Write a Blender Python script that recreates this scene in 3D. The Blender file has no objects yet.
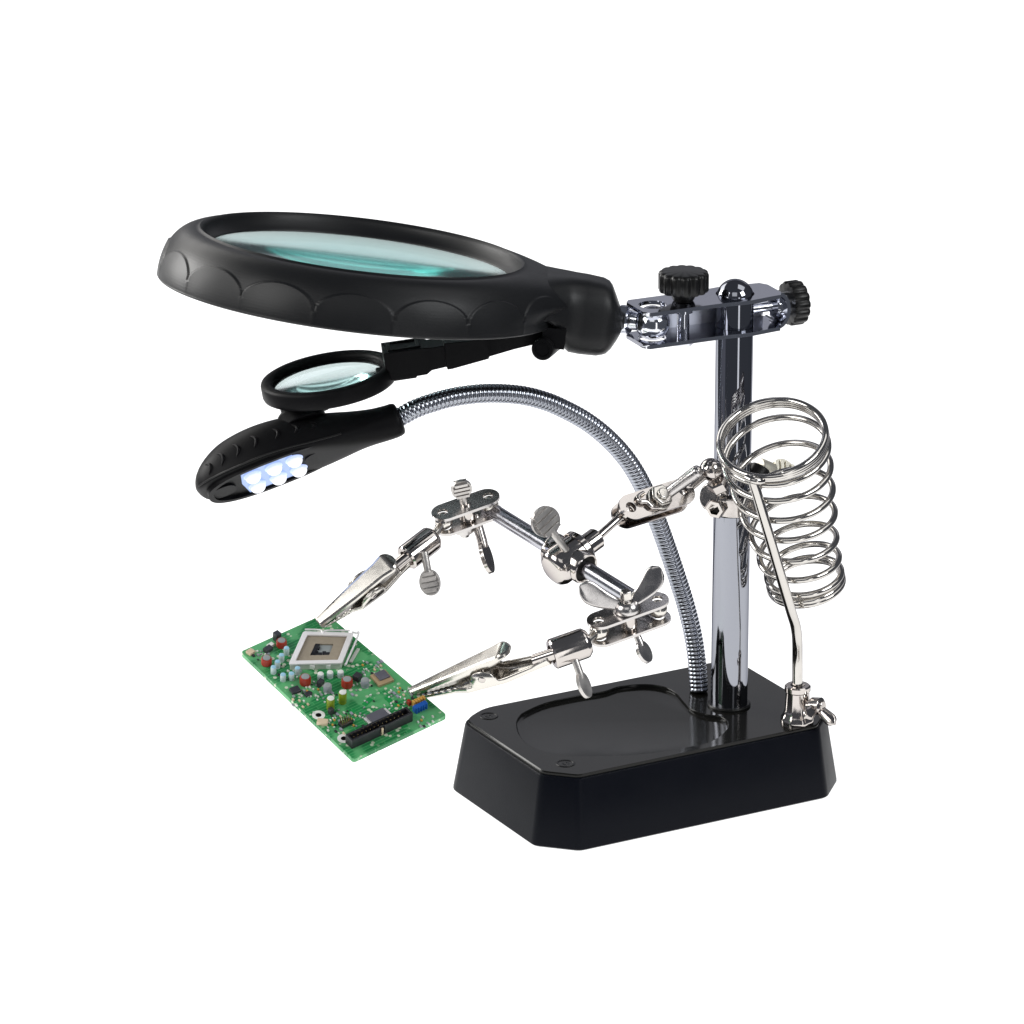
import bpy, math, random
from mathutils import Vector as V, Matrix
from mathutils.geometry import tessellate_polygon
random.seed(7)
PI = math.pi
sc = bpy.context.scene
COL = sc.collection
MM = 0.001

# ------------------------------------------------------------------ camera (all lengths in millimetres)
ELEV = math.radians(19.0)
DIST, KPX = 1600.0, 3.2 * 1600.0
FWD = V((0, math.cos(ELEV), -math.sin(ELEV)))
UP = V((0, math.sin(ELEV), math.cos(ELEV)))
RT = V((1, 0, 0))
BASE_H = 23.3
FOOT = V((67.8, 0, BASE_H))          # where the column meets the base
CAM = FOOT - DIST * (FWD + RT * (729 - 512) / KPX + UP * (512 - 705) / KPX)


def ray(px, py):
    return FWD + RT * ((px - 512) / KPX) + UP * ((512 - py) / KPX)


def W(px, py, y):                    # point of the place seen at (px, py) that stands y mm behind the column
    d = ray(px, py)
    return CAM + d * ((y - CAM.y) / d.y)


def onz(px, py, z):
    d = ray(px, py)
    return CAM + d * ((z - CAM.z) / d.z)


def onplane(px, py, o, n):
    d = ray(px, py)
    return CAM + d * ((o - CAM).dot(n) / d.dot(n))


def frame(ez, hint):                 # right handed frame with ez exact and ex near hint
    ez = ez.normalized()
    ex = (hint - ez * hint.dot(ez)).normalized()
    return ex, ez.cross(ex), ez


# ------------------------------------------------------------------ mesh builder
class MB:
    def __init__(self):
        self.v, self.f, self.s = [], [], []

    def add(self, vs, fs, smooth=True):
        b = len(self.v)
        self.v += [V(p) for p in vs]
        self.f += [tuple(i + b for i in q) for q in fs]
        self.s += [smooth] * len(fs)
        return self

    def loft(self, rings, caps=(True, True), closed=False):
        n = len(rings[0])
        vs = [p for r in rings for p in r]
        fs = []
        m = len(rings)
        for i in range(m if closed else m - 1):
            a, b = i * n, ((i + 1) % m) * n
            for k in range(n):
                k2 = (k + 1) % n
                fs.append((a + k, a + k2, b + k2, b + k))
        if not closed:
            if caps[0]:
                fs.append(tuple(reversed(range(n))))
            if caps[1]:
                fs.append(tuple(range((m - 1) * n, m * n)))
        return self.add(vs, fs)

    def lathe(self, prof, o, ax, hint=None, seg=48, rf=None):
        ex, ey, ez = frame(ax, hint or V((0.31, 0.77, 0.55)))
        rings = []
        for (r, z) in prof:
            ring = []
            for k in range(seg):
                t = 2 * PI * k / seg
                rr = r * (rf(t, r, z) if rf else 1.0)
                ring.append(o + ex * (rr * math.cos(t)) + ey * (rr * math.sin(t)) + ez * z)
            rings.append(ring)
        return self.loft(rings)

    def cyl(self, p0, p1, r, r1=None, seg=32, ch=0.0):
        r1 = r if r1 is None else r1
        L = (p1 - p0).length
        if ch:
            pr = [(r - ch, 0), (r, ch), (r1, L - ch), (r1 - ch, L)]
        else:
            pr = [(r, 0), (r1, L)]
        return self.lathe(pr, p0, p1 - p0, seg=seg)

    def ball(self, o, r, ax=V((0, 0, 1)), seg=32, squash=1.0):
        n = seg // 2
        return self.lathe([(max(1e-3, r * math.sin(PI * i / n)), -r * squash * math.cos(PI * i / n)) for i in range(n + 1)], o, ax, seg=seg)

    def tube(self, pts, r, seg=16, closed=False, flat=1.0, hint=None):
        n = len(pts)
        tan = []
        for i in range(n):
            a = pts[(i - 1) % n] if (closed or i > 0) else pts[i]
            b = pts[(i + 1) % n] if (closed or i < n - 1) else pts[i]
            tan.append((b - a).normalized())
        ex = frame(tan[0], hint or V((0.2, 0.5, 0.84)))[0]
        rings = []
        for i in range(n):
            ex = (ex - tan[i] * ex.dot(tan[i])).normalized()
            ey = tan[i].cross(ex)
            rr = r(i) if callable(r) else r
            rings.append([pts[i] + ex * (rr * math.cos(2 * PI * k / seg)) + ey * (flat * rr * math.sin(2 * PI * k / seg)) for k in range(seg)])
        return self.loft(rings, closed=closed)

    def box(self, o, ex, ey, ez, sx, sy, sz):
        vs = [o + ex * (sx * a / 2) + ey * (sy * b / 2) + ez * (sz * c / 2) for c in (-1, 1) for b in (-1, 1) for a in (-1, 1)]
        return self.add(vs, [(0, 2, 3, 1), (4, 5, 7, 6), (0, 1, 5, 4), (2, 6, 7, 3), (0, 4, 6, 2), (1, 3, 7, 5)])

    def prism(self, out, o, ex, ey, z0, z1, holes=()):
        ez = ex.cross(ey)
        loops = [list(out)] + [list(h) for h in holes]
        flat = [p for l in loops for p in l]
        tris = tessellate_polygon([[V((p[0], p[1], 0)) for p in l] for l in loops])
        n = len(flat)
        vs = [o + ex * p[0] + ey * p[1] + ez * z0 for p in flat] + [o + ex * p[0] + ey * p[1] + ez * z1 for p in flat]
        fs = []
        for t in tris:
            a, b, c = (V((flat[i][0], flat[i][1], 0)) for i in t)
            if (b - a).cross(c - a).z < 0:
                t = (t[0], t[2], t[1])
            fs.append((t[2], t[1], t[0]))
            fs.append((t[0] + n, t[1] + n, t[2] + n))
        b = 0
        for li, l in enumerate(loops):
            m = len(l)
            area = sum(l[i][0] * l[(i + 1) % m][1] - l[(i + 1) % m][0] * l[i][1] for i in range(m))
            rev = (area < 0) != (li > 0)
            for i in range(m):
                j = (i + 1) % m
                q = (b + i, b + j, b + j + n, b + i + n)
                fs.append(tuple(reversed(q)) if rev else q)
            b += m
        return self.add(vs, fs)


WORLD = {}


def obj(name, mb, mat, parent=None, bevel=0.0, seg=2, angle=35, solid=0.0, sharp=40, sub=0):
    c = V((0, 0, 0))
    lo = V((min(p.x for p in mb.v), min(p.y for p in mb.v), min(p.z for p in mb.v)))
    hi = V((max(p.x for p in mb.v), max(p.y for p in mb.v), max(p.z for p in mb.v)))
    c = (lo + hi) / 2
    me = bpy.data.meshes.new(name)
    me.from_pydata([tuple((p - c) * MM) for p in mb.v], [], mb.f)
    me.validate()
    me.polygons.foreach_set('use_smooth', [True] * len(me.polygons))
    me.set_sharp_from_angle(angle=math.radians(sharp))
    me.materials.append(mat)
    o = bpy.data.objects.new(name, me)
    COL.objects.link(o)
    pw = WORLD[parent.name] if parent else V((0, 0, 0))
    o.location = (c - pw) * MM
    WORLD[o.name] = c
    if parent:
        o.parent = parent
    if solid:
        m = o.modifiers.new('solid', 'SOLIDIFY')
        m.thickness = solid * MM
        m.offset = 0
    if sub:
        m = o.modifiers.new('sub', 'SUBSURF')
        m.levels = m.render_levels = sub
    if bevel:
        m = o.modifiers.new('bevel', 'BEVEL')
        m.width = bevel * MM
        m.segments = seg
        m.limit_method = 'ANGLE'
        m.angle_limit = math.radians(angle)
        m.harden_normals = False
    return o


def empty(name, loc):
    o = bpy.data.objects.new(name, None)
    COL.objects.link(o)
    o.location = loc * MM
    o.empty_display_size = 0.01
    WORLD[o.name] = V(loc)
    return o


# ------------------------------------------------------------------ materials
def mat(name, col, rough=0.5, metal=0.0, spec=0.5, coat=0.0, bump=0.0, bscale=900.0, var=0.0, vscale=60.0, rvar=0.0, emit=None, estr=0.0):
    m = bpy.data.materials.new(name)
    m.use_nodes = True
    nt = m.node_tree
    b = nt.nodes['Principled BSDF']
    b.inputs['Base Color'].default_value = (*col, 1)
    b.inputs['Roughness'].default_value = rough
    b.inputs['Metallic'].default_value = metal
    b.inputs['Specular IOR Level'].default_value = spec
    if metal > 0.9:
        b.inputs['Specular Tint'].default_value = (0.42, 0.42, 0.45, 1)
    b.inputs['Coat Weight'].default_value = coat
    if emit:
        b.inputs['Emission Color'].default_value = (*emit, 1)
        b.inputs['Emission Strength'].default_value = estr
    tc = nt.nodes.new('ShaderNodeTexCoord')
    if var or rvar:
        n = nt.nodes.new('ShaderNodeTexNoise')
        n.inputs['Scale'].default_value = vscale
        n.inputs['Detail'].default_value = 6
        nt.links.new(tc.outputs['Object'], n.inputs['Vector'])
        if var:
            r = nt.nodes.new('ShaderNodeMix')
            r.data_type = 'RGBA'
            r.inputs[6].default_value = (*[c * (1 - var) for c in col], 1)
            r.inputs[7].default_value = (*[min(1, c * (1 + var)) for c in col], 1)
            nt.links.new(n.outputs['Fac'], r.inputs[0])
            nt.links.new(r.outputs[2], b.inputs['Base Color'])
        if rvar:
            mr = nt.nodes.new('ShaderNodeMapRange')
            mr.inputs['From Min'].default_value = 0.3
            mr.inputs['From Max'].default_value = 0.7
            mr.inputs['To Min'].default_value = max(0.01, rough - rvar)
            mr.inputs['To Max'].default_value = rough + rvar
            nt.links.new(n.outputs['Fac'], mr.inputs['Value'])
            nt.links.new(mr.outputs[0], b.inputs['Roughness'])
    if bump:
        n2 = nt.nodes.new('ShaderNodeTexNoise')
        n2.inputs['Scale'].default_value = bscale
        n2.inputs['Detail'].default_value = 3
        nt.links.new(tc.outputs['Object'], n2.inputs['Vector'])
        bp = nt.nodes.new('ShaderNodeBump')
        bp.inputs['Strength'].default_value = bump
        bp.inputs['Distance'].default_value = 0.0002
        nt.links.new(n2.outputs['Fac'], bp.inputs['Height'])
        nt.links.new(bp.outputs[0], b.inputs['Normal'])
    return m


M = {
    'plastic': mat('matte_black_plastic', (0.0075, 0.008, 0.009), 0.42, spec=0.34, bump=0.12, bscale=2500, rvar=0.04),
    'lampplastic': mat('satin_black_plastic', (0.006, 0.006, 0.0068), 0.46, spec=0.10, bump=0.08, bscale=2500),
    'base': mat('black_base_plastic', (0.0028, 0.0036, 0.0068), 0.36, spec=0.10, bump=0.10, bscale=1800, rvar=0.05),
    'plate': mat('black_gloss_plate', (0.010, 0.0098, 0.0088), 0.13, spec=0.20, bump=0.02, bscale=600, rvar=0.03),
    'knob': mat('black_knob_plastic', (0.006, 0.006, 0.006), 0.34, spec=0.35),
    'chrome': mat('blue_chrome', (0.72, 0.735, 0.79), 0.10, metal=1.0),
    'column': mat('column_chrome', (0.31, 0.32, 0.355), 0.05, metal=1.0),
    'web': mat('satin_chrome', (0.62, 0.63, 0.68), 0.42, metal=1.0),
    'hose': mat('gooseneck_chrome', (0.43, 0.45, 0.50), 0.17, metal=1.0),
    'nickel': mat('warm_nickel', (0.58, 0.54, 0.51), 0.12, metal=1.0, rvar=0.05, vscale=220, bump=0.05, bscale=700),
    'steel': mat('brushed_nickel', (0.60, 0.575, 0.56), 0.24, metal=1.0, rvar=0.07, vscale=260, bump=0.08, bscale=900),
    'bar': mat('bar_steel', (0.52, 0.52, 0.56), 0.20, metal=1.0, rvar=0.06, vscale=260, bump=0.08, bscale=900),
    'clip': mat('clip_plating', (0.70, 0.67, 0.62), 0.20, metal=1.0, rvar=0.05, vscale=200),
    'wire': mat('coil_wire', (0.62, 0.595, 0.56), 0.12, metal=1.0, rvar=0.05, vscale=200),
    'paddle': mat('satin_nickel', (0.60, 0.575, 0.55), 0.38, metal=1.0, rvar=0.08, vscale=260, bump=0.06, bscale=900),
    'pale': mat('pale_nickel', (0.86, 0.82, 0.70), 0.45, metal=0.8, rvar=0.08, vscale=260),
    'dark': mat('hole_shade', (0.008, 0.007, 0.006), 0.6, spec=0.2),  # near-black colour put in for the shade inside holes
    'screw': mat('black_screw', (0.010, 0.010, 0.011), 0.35, metal=0.0, spec=0.4),
}


def glass(name, dens, tint):
    m = bpy.data.materials.new(name)
    m.use_nodes = True
    nt = m.node_tree
    b = nt.nodes['Principled BSDF']
    b.inputs['Base Color'].default_value = (*tint, 1)
    b.inputs['Roughness'].default_value = 0.07
    b.inputs['IOR'].default_value = 1.5
    b.inputs['Transmission Weight'].default_value = 1.0
    va = nt.nodes.new('ShaderNodeVolumeAbsorption')
    va.inputs['Color'].default_value = (0.42, 0.90, 0.87, 1)
    va.inputs['Density'].default_value = dens
    nt.links.new(va.outputs[0], nt.nodes['Material Output'].inputs['Volume'])
    return m


M['glass'] = glass('lens_glass', 60.0, (0.82, 0.89, 0.89))
M['glass2'] = glass('loupe_glass', 28.0, (0.70, 0.78, 0.78))

# ------------------------------------------------------------------ backdrop: white ground with emission added so no shadow shows on it
def rc_simple(q):
    return q


sw = mat('glowing_white_ground', (0.5, 0.5, 0.5), 0.5, spec=0.0, emit=(1, 1, 1), estr=1.0)
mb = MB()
OUT = [(-255, -300), (205, -300), (270, 150), (820, 1120), (-820, 1120), (-330, 150)]  # outline trimmed so the column mirrors darkness past its edges
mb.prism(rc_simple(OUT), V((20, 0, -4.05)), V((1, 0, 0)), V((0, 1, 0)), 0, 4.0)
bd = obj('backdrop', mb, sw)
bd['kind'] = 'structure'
bd['label'] = 'plain white ground, made to glow, under and behind the stand'
# ================================================================== the stand
HH = empty('magnifier_stand', V((68, 0, 0)))
HH['label'] = 'black and chrome helping hand stand with tilted magnifier, gooseneck lamp, clips and coil holder'
HH['category'] = 'magnifier stand'
Z = V((0, 0, 1))

# ------------------------------------------------------------------ base
A0 = math.radians(29.0)
BX, BY = V((math.cos(A0), math.sin(A0), 0)), V((-math.sin(A0), math.cos(A0), 0))
crn = [onz(px, py, BASE_H) for (px, py) in ((556.9, 779.9), (842.0, 721.1), (732.9, 656.3), (451.4, 714.2))]
BC = sum(crn, V((0, 0, 0))) / 4
BL, BW = 102.0, 64.2


def octagon(off, ch=8.3, rnd=1.6):
    a, b = BL / 2 + off, BW / 2 + off
    c = ch + off * 0.6
    pts = [(-a, b - c * .74), (-a, -b + c), (-a + c, -b), (a - c, -b), (a, -b + c), (a, b - c), (a - c, b), (-a + c * 1.2, b)]
    out = []
    n = len(pts)
    for i in range(n):
        p, q, s = V(pts[i - 1]), V(pts[i]), V(pts[(i + 1) % n])
        rn = rnd * (2.4 if i in (0, 7) else 1)
        d1, d2 = (p - q).normalized() * rn, (s - q).normalized() * rn
        for t in (0, .25, .5, .75, 1):
            out.append(tuple((q + d1) * (1 - t) ** 2 + q * 2 * t * (1 - t) + (q + d2) * t * t))
    return out


def bpt(p, z):
    return V((BC.x, BC.y, 0)) + BX * p[0] + BY * p[1] + Z * z


mb = MB()
rings = []
for off, z in ((2.9, 0.0), (3.5, 0.5), (3.45, 1.4), (0.25, BASE_H - 1.6), (0.0, BASE_H - 1.1), (-0.5, BASE_H - 1.0), (-0.5, BASE_H - 1.6)):
    rings.append([bpt(p, z) for p in octagon(off)])
mb.loft(rings, caps=(True, True))
base = obj('base', mb, M['base'], HH)

# top plate with its sunk tray
TR = [(516, 723), (519, 716), (526, 711), (546, 702.5), (575, 696), (604, 691), (620, 686), (645, 684), (664, 686.5), (676, 692.5), (684, 701.5), (692, 709), (706, 714), (720, 716),
      (728, 722), (726, 731), (711, 741.5), (686, 747.6), (645, 753.8), (604, 756), (563, 755), (532, 747), (519, 735)]


def local(p):
    d = p - BC
    return (d.dot(BX), d.dot(BY))


def smooth_loop(pts, k=6):
    out, n = [], len(pts)
    for i in range(n):
        a, b, c, d = (V(pts[(i + j) % n]) for j in (-1, 0, 1, 2))
        for s in range(k):
            t = s / k
            out.append(0.5 * ((2 * b) + (c - a) * t + (2 * a - 5 * b + 4 * c - d) * t * t + (3 * b - a - 3 * c + d) * t ** 3))
    return out


def inset(pts, d):
    n = len(pts)
    out = []
    for i in range(n):
        t = (V(pts[(i + 1) % n]) - V(pts[i - 1])).normalized()
        out.append(V(pts[i]) + V((t.y, -t.x)) * d)
    return out


def smooth_open(pts, k=10):
    out, n = [], len(pts)
    for i in range(n - 1):
        a, b, c, d = pts[max(0, i - 1)], pts[i], pts[i + 1], pts[min(n - 1, i + 2)]
        for s in range(k):
            t = s / k
            out.append(0.5 * ((2 * b) + (c - a) * t + (2 * a - 5 * b + 4 * c - d) * t * t + (3 * b - a - 3 * c + d) * t ** 3))
    out.append(pts[-1])
    return out


tray = smooth_loop([V(local(onz(px, py, BASE_H))) for px, py in TR])
if sum(tray[i].x * tray[(i + 1) % len(tray)].y - tray[(i + 1) % len(tray)].x * tray[i].y for i in range(len(tray))) < 0:
    tray.reverse()
BO = V((BC.x, BC.y, BASE_H))
mb = MB()
ol = octagon(-0.55)
ot = octagon(-0.9)
# flat ring between outline and tray
loops = [[V((p[0], p[1], 0)) for p in ot], [V((p.x, p.y, 0)) for p in tray]]
flat = loops[0] + loops[1]
vs = [BO + BX * p.x + BY * p.y for p in flat]
fs = []
for t in tessellate_polygon(loops):
    a, b, c = (flat[i] for i in t)
    fs.append(t if (b - a).cross(c - a).z > 0 else (t[0], t[2], t[1]))
mb.add(vs, fs)
mb.loft([[bpt(p, BASE_H - 1.5) for p in ol], [bpt(p, BASE_H - 0.35) for p in ol], [bpt(p, BASE_H) for p in ot]], caps=(False, False))
rr = []
for d, z in ((0, 0), (-0.12, -0.05), (-0.2, -0.18), (-0.28, -1.0), (-0.75, -1.25), (-1.1, -1.3)):
    lp = inset(tray, d)
    rr.append([BO + BX * p.x + BY * p.y + Z * z for p in lp])
mb.loft(rr, caps=(False, True))
top_plate = obj('top_plate', mb, M['plate'], base)

for (px, py) in ((488.8, 716.2), (565.5, 763.6)):
    c = onz(px, py, BASE_H)
    mb = MB()
    mb.lathe([(2.95, -0.5), (2.95, 0.05), (2.75, 0.22), (2.45, 0.18), (2.1, -0.2), (2.0, -0.2)], c, Z, seg=32)
    # domed head with a cross recess
    N_ = 40
    grid = {}
    for i in range(N_ + 1):
        for j in range(N_ + 1):
            u, v = -2.05 + 4.1 * i / N_, -2.05 + 4.1 * j / N_
            rr_ = math.hypot(u, v)
            if rr_ <= 2.1:
                h = 0.14 - 0.30 * (rr_ / 2.05) ** 2
                if (abs(u) < 0.30 and abs(v) < 1.25) or (abs(v) < 0.30 and abs(u) < 1.25):
                    h -= 0.32
                grid[i, j] = c + BX * u + BY * v + Z * h
    ks = list(grid)
    ix_ = {k: n for n, k in enumerate(ks)}
    mb.add([grid[k] for k in ks], [(ix_[i, j], ix_[i + 1, j], ix_[i + 1, j + 1], ix_[i, j + 1]) for (i, j) in ks if (i + 1, j) in grid and (i + 1, j + 1) in grid and (i, j + 1) in grid])
    s = obj('screw', mb, M['screw'], base)

# ------------------------------------------------------------------ column
ztop = W(732, 297.5, 0).z
RC = 5.75
mb = MB()
mb.lathe([(RC, 0), (RC, ztop - BASE_H)] + [(max(0.001, RC * math.cos(PI / 2 * i / 14)), ztop - BASE_H + RC * math.sin(PI / 2 * i / 14)) for i in range(1, 15)], FOOT, Z, seg=96)
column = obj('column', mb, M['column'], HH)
mb = MB()
mb.lathe([(RC + .02, 0), (RC + 1.0, 0), (RC + 1.0, 0.5), (RC + .6, 0.9), (RC + .02, 0.9)], FOOT + Z * 0.02, Z, seg=64)
obj('foot_ring', mb, M['knob'], column)

# ------------------------------------------------------------------ clamp on top of the column
AC = math.radians(25.0)
CX, CY = V((math.cos(AC), math.sin(AC), 0)), V((-math.sin(AC), math.cos(AC), 0))
zt = W(716, 302, -7).z              # height of the upper plate
zb = zt - 10.2


def stadium(l0, l1, hw, k=10, wav=None, r=None):
    """rounded strip along x from l0 to l1"""
    r = hw if r is None else r
    pts = []
    for (cx, cy, a0) in ((l1 - r, -hw + r, -90), (l1 - r, hw - r, 0), (l0 + r, hw - r, 90), (l0 + r, -hw + r, 180)):
        for i in range(k + 1):
            a = math.radians(a0 + 90 * i / k)
            pts.append((cx + r * math.cos(a), cy + r * math.sin(a)))
    return pts


def circ(cx, cy, r, n=32):
    return [(cx + r * math.cos(2 * PI * i / n), cy + r * math.sin(2 * PI * i / n)) for i in range(n)]


CO = V((FOOT.x, 0, 0))
HWC = 7.6
L0, L1 = -34.0, 13.5


def wavy(hw):
    pts = []
    N = 60
    lo, hi = [], []
    for i in range(N + 1):
        x = L0 + 1.5 + (L1 - L0 - 3.0) * i / N
        b = 0.9 * math.exp(-(x / 5.5) ** 2)
        e = hw + b - 0.8 * max(0, (x - 6) / 9)
        lo.append((x, -e))
        hi.append((x, e))
    return lo + [(L1, -hw + 3.2), (L1, hw - 3.2)] + hi[::-1] + [(L0, hw - 2.0), (L0, -hw + 2.0)]


mb = MB()
for z, hs in ((zt, [circ(0, 0, RC + 0.15, 48), circ(-28.0, 0, 4.3, 40)]), (zb, [circ(0, 0, RC + 0.15, 48), circ(-28.0, 0, 4.3, 40)])):
    mb.prism(wavy(HWC), CO + Z * z, CX, CY, -0.6, 0.6, hs)
    # rolled flange along the long edges
# bend that joins the two plates at the far end
arc = []
for i in range(17):
    a = -PI / 2 + PI * i / 16
    arc.append((L1 + 1.2 + 2.6 * math.cos(a) if False else L1 - 1.0 + 3.4 * math.cos(a), (zt + zb) / 2 + (zt - zb) / 2 * math.sin(a)))
ro, ri = [], []
for (x, z) in arc:
    cx, cz = L1 - 1.0, (zt + zb) / 2
    d = V((x - cx, z - cz))
    k = 0.6 / max(1e-6, d.length)
    o_, i_ = d * (1 + k), d * (1 - k)
    ring = []
    for (q, y) in ((o_, -5.2), (o_, 5.2), (i_, 5.2), (i_, -5.2)):
        ring.append(CO + CX * (cx + q.x) + CY * y + Z * (cz + q.y))
    ro.append(ring)
mb.loft(ro)
head = obj('head_clamp', mb, M['chrome'], HH, bevel=0.35, seg=3)
mb = MB()
mb.box(CO + CX * (-4.5) + CY * (HWC - 0.9) + Z * ((zt + zb) / 2), CX, CY, Z, 35.0, 0.9, zt - zb - 1.24)
obj('back_web', mb, M['web'], head)
# clamp screw and its knob
KP = CO + CX * (-17.6)


def flute(n, depth):
    return lambda t, r, z: 1 - depth * (0.5 - 0.5 * math.cos(n * t)) ** 3


def knob(o, ax, r, h, n, name='clamp_knob', neck=None):
    mb = MB()
    mb.lathe([(0.001, 0), (r * 0.72, 0.0), (r * 0.95, 0.15), (r, 0.7), (r, h - 0.9), (r * 0.97, h - 0.35), (r * 0.90, h), (r * 0.8, h + 0.12), (0.001, h + 0.35)], o, ax, seg=n * 12,
             rf=lambda t, rr, z: 1 - (0.085 if rr > r * 0.88 else (0.04 if rr > r * .75 else 0.0)) * (0.5 - 0.5 * math.cos(n * t)) ** 2)
    if neck:
        mb.lathe(neck, o, ax, seg=40)
    return obj(name, mb, M['knob'], head, sharp=50)


kz = W(687, 290, -6).z
knob(V((KP.x, KP.y, kz)), Z, 7.7, 6.3, 14, neck=[(2.9, -(kz - zt - 0.7)), (3.3, -(kz - zt - 1.2)), (3.6, -1.6), (4.2, 0.2)])
mb = MB()
mb.cyl(V((KP.x, KP.y, zb - 1.6)), V((KP.x, KP.y, kz)), 1.9, seg=24)
mb.lathe([(2.9, -2.4), (2.9, 0.0), (1.9, 0.3)], V((KP.x, KP.y, zt - 0.62)), Z, seg=24)
mb.lathe([(3.0, 0), (3.2, 0.3), (3.2, 2.2), (2.8, 2.6), (1.9, 2.6)], V((KP.x, KP.y, zb - 2.6 - .6)), Z, seg=6)
obj('clamp_screw', mb, M['chrome'], head)
ke = CO + CX * (L1 + 2.6) + Z * ((zt + zb) / 2 + 0.2)
kc = W(791, 305.5, 8)
mb = MB()
mb.cyl(ke - CX * 3, ke + CX * 2.4, 3.9, seg=36, ch=0.5)
mb.cyl(CO + CX * 3 + Z * ke.z, ke, 1.6, seg=20)
obj('side_screw', mb, M['chrome'], head)
knob(ke + CX * 1.6, CX, 6.9, 5.2, 14)
BALL = CO + CX * (-28.0) + Z * ((zt + zb) / 2)

# ------------------------------------------------------------------ magnifier
FW = ray(356, 275).normalized()
UW = (UP - FW * UP.dot(FW)).normalized()
RW = FW.cross(UW)
R1 = math.radians(6.8)
SPH = 0.168
cph = math.sqrt(1 - SPH * SPH)
E1 = RW * math.cos(R1) - UW * math.sin(R1)
sup = RW * math.sin(R1) + UW * math.cos(R1)
NRM = sup * cph - FW * SPH          # ring axis, leaning away from the camera
E2 = NRM.cross(E1)                   # away from the camera
ydisc = BALL.y - 4
LOW = W(356, 299, 0)
# centre of the lower rim on the camera-depth of the ball
dep = (BALL - CAM).dot(FWD)
def atdepth(px, py, d):
    return CAM + ray(px, py) * d
LOW = atdepth(356.0, 297.8, dep + 2)
TOPH = 16.7
RLO, RUP = 60.5, 49.2
# half profile of the ring, from the inside bottom up and over
outer = []
for i in range(25):
    t = i / 24.0
    a = t * PI / 2
    outer.append((RUP + 0.6 + (RLO - RUP - 0.6) * (math.cos(a) ** 0.92), 1.0 + (TOPH - 1.6) * math.sin(a) ** 1.05))
profile = [(46.4, 9.4), (50.0, 7.6), (55.5, 1.8), (57.3, 0.15), (59.2, 0.0), (60.2, 0.3), (60.55, 0.8)] + outer[0:] + [(RUP + .1, TOPH), (RUP - 0.6, TOPH - .35), (RUP - 0.9, TOPH - 1.2), (47.2, 12.4), (45.6, 12.0), (45.4, 11.4), (45.6, 9.8)]
NS = 16
SEGR = 16 * 44


def scal(t):
    """scallop height on the outer face, in units of profile z"""
    x = (t / (2 * PI) * NS) % 1.0
    x = 2 * x - 1
    return 5.0 + 6.4 * math.sqrt(max(0.0, 1 - x * x))


# refine outer part for crisp scallops
fine = []
for i in range(len(profile) - 1):
    a, b = profile[i], profile[i + 1]
    k = 7 if 6 <= i <= 28 else 1
    for s in range(k):
        fine.append((a[0] + (b[0] - a[0]) * s / k, a[1] + (b[1] - a[1]) * s / k, 1 if 6 <= i <= 28 else 0))
fine.append((*profile[-1], 0))
mb = MB()
rings = []
T0 = -11.4
for (r, z, fl) in fine:
    ring = []
    for k in range(SEGR):
        t = 2 * PI * k / SEGR
        d = 0.0
        if fl:
            g = scal(t + math.radians(11.25)) - z
            fade = 1.0
            if g > 0:
                h_ = min(1.0, g / 0.55)
                d = 0.40 * h_ * h_ * (3 - 2 * h_) * math.exp(-max(0, g - 0.55) / 4.0)
                # the petal is flush toward one flank
            tt = (t + PI) % (2 * PI) - PI
            if abs(tt) < 0.9:
                d *= min(1.0, max(0.0, (abs(tt) - 0.30) / 0.15))
                wz = min(1.0, max(0.0, (z - 3.0) / 5.0))
                d2 = 9.5 * math.exp(-(tt / 0.34) ** 2) * max(0.0, (r - RUP) / (RLO - RUP)) * wz * wz * (3 - 2 * wz)
                d += d2
            else:
                d2 = 0.0
        else:
            d2 = 0.0
        ring.append(LOW + E1 * ((r + d) * math.cos(t)) + E2 * ((r + d) * math.sin(t)) + NRM * (z + (d - d2) * 0.4))
    rings.append(ring)
mb.loft(rings, caps=(False, False), closed=True)
mag = obj('magnifier_frame', mb, M['plastic'], HH, sharp=60)

# handle: lofted from inside the ring out to the ball stem
HEND = LOW + E1 * 0
hx0 = 46.0
hx1 = (atdepth(623, 318, dep) - LOW).dot(E1)
hz = (atdepth(600, 318.5, dep) - LOW).dot(NRM)
mb = MB()
rings = []
st = [(52.3, 27, 10.5, 3.0), (54.5, 24.5, 11.8, 2.0), (57, 21, 12.1, 0.5), (59.5, 18.2, 12.1, -2.5), (62.0, 16.0, 12.1, -5.5), (63.4, 14.6, 12.1, -9.6), (65.5, 13.2, 12.0, -11.3), (69, 12.8, 11.9, -11.6), (74, 12.4, 11.4, -11.5),
      (hx1 - 5.0, 12.0, 10.7, -11.0), (hx1 - 4.0, 11.6, 9.6, -10.6), (hx1 - 2.6, 10.4, 6.9, -9.0), (hx1 - 1.2, 8.8, 4.0, -6.4), (hx1 - .3, 7.0, 2.2, -4.4), (hx1, 5.2, 1.2, -3.2)]
for (x, hw, zt_, zb_) in st:
    ring = []
    for k in range(48):
        a = 2 * PI * k / 48
        c, s = math.cos(a), math.sin(a)
        e = 0.62
        y = hw * math.copysign(abs(c) ** e, c)
        top = s >= 0
        z = (zt_ if top else -zb_) * math.copysign(abs(s) ** (0.75 if top else 0.6), s)
        ring.append(LOW + E1 * x + E2 * y + NRM * (hz + z * (1.0)))
    rings.append(ring)
mb.loft(rings)
obj('handle', mb, M['plastic'], mag, sharp=85)
mb = MB()
hend = LOW + E1 * (hx1 - 2) + NRM * hz
mb.cyl(hend, BALL, 2.9, seg=32)
mb.lathe([(3.9, 0), (4.3, .4), (4.3, 3.2), (3.9, 3.6), (2.9, 3.6)], hend + E1 * 1.2, BALL - hend, seg=36)
mb.ball(BALL, 5.3, seg=40)
obj('ball_stud', mb, M['chrome'], mag)

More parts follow.
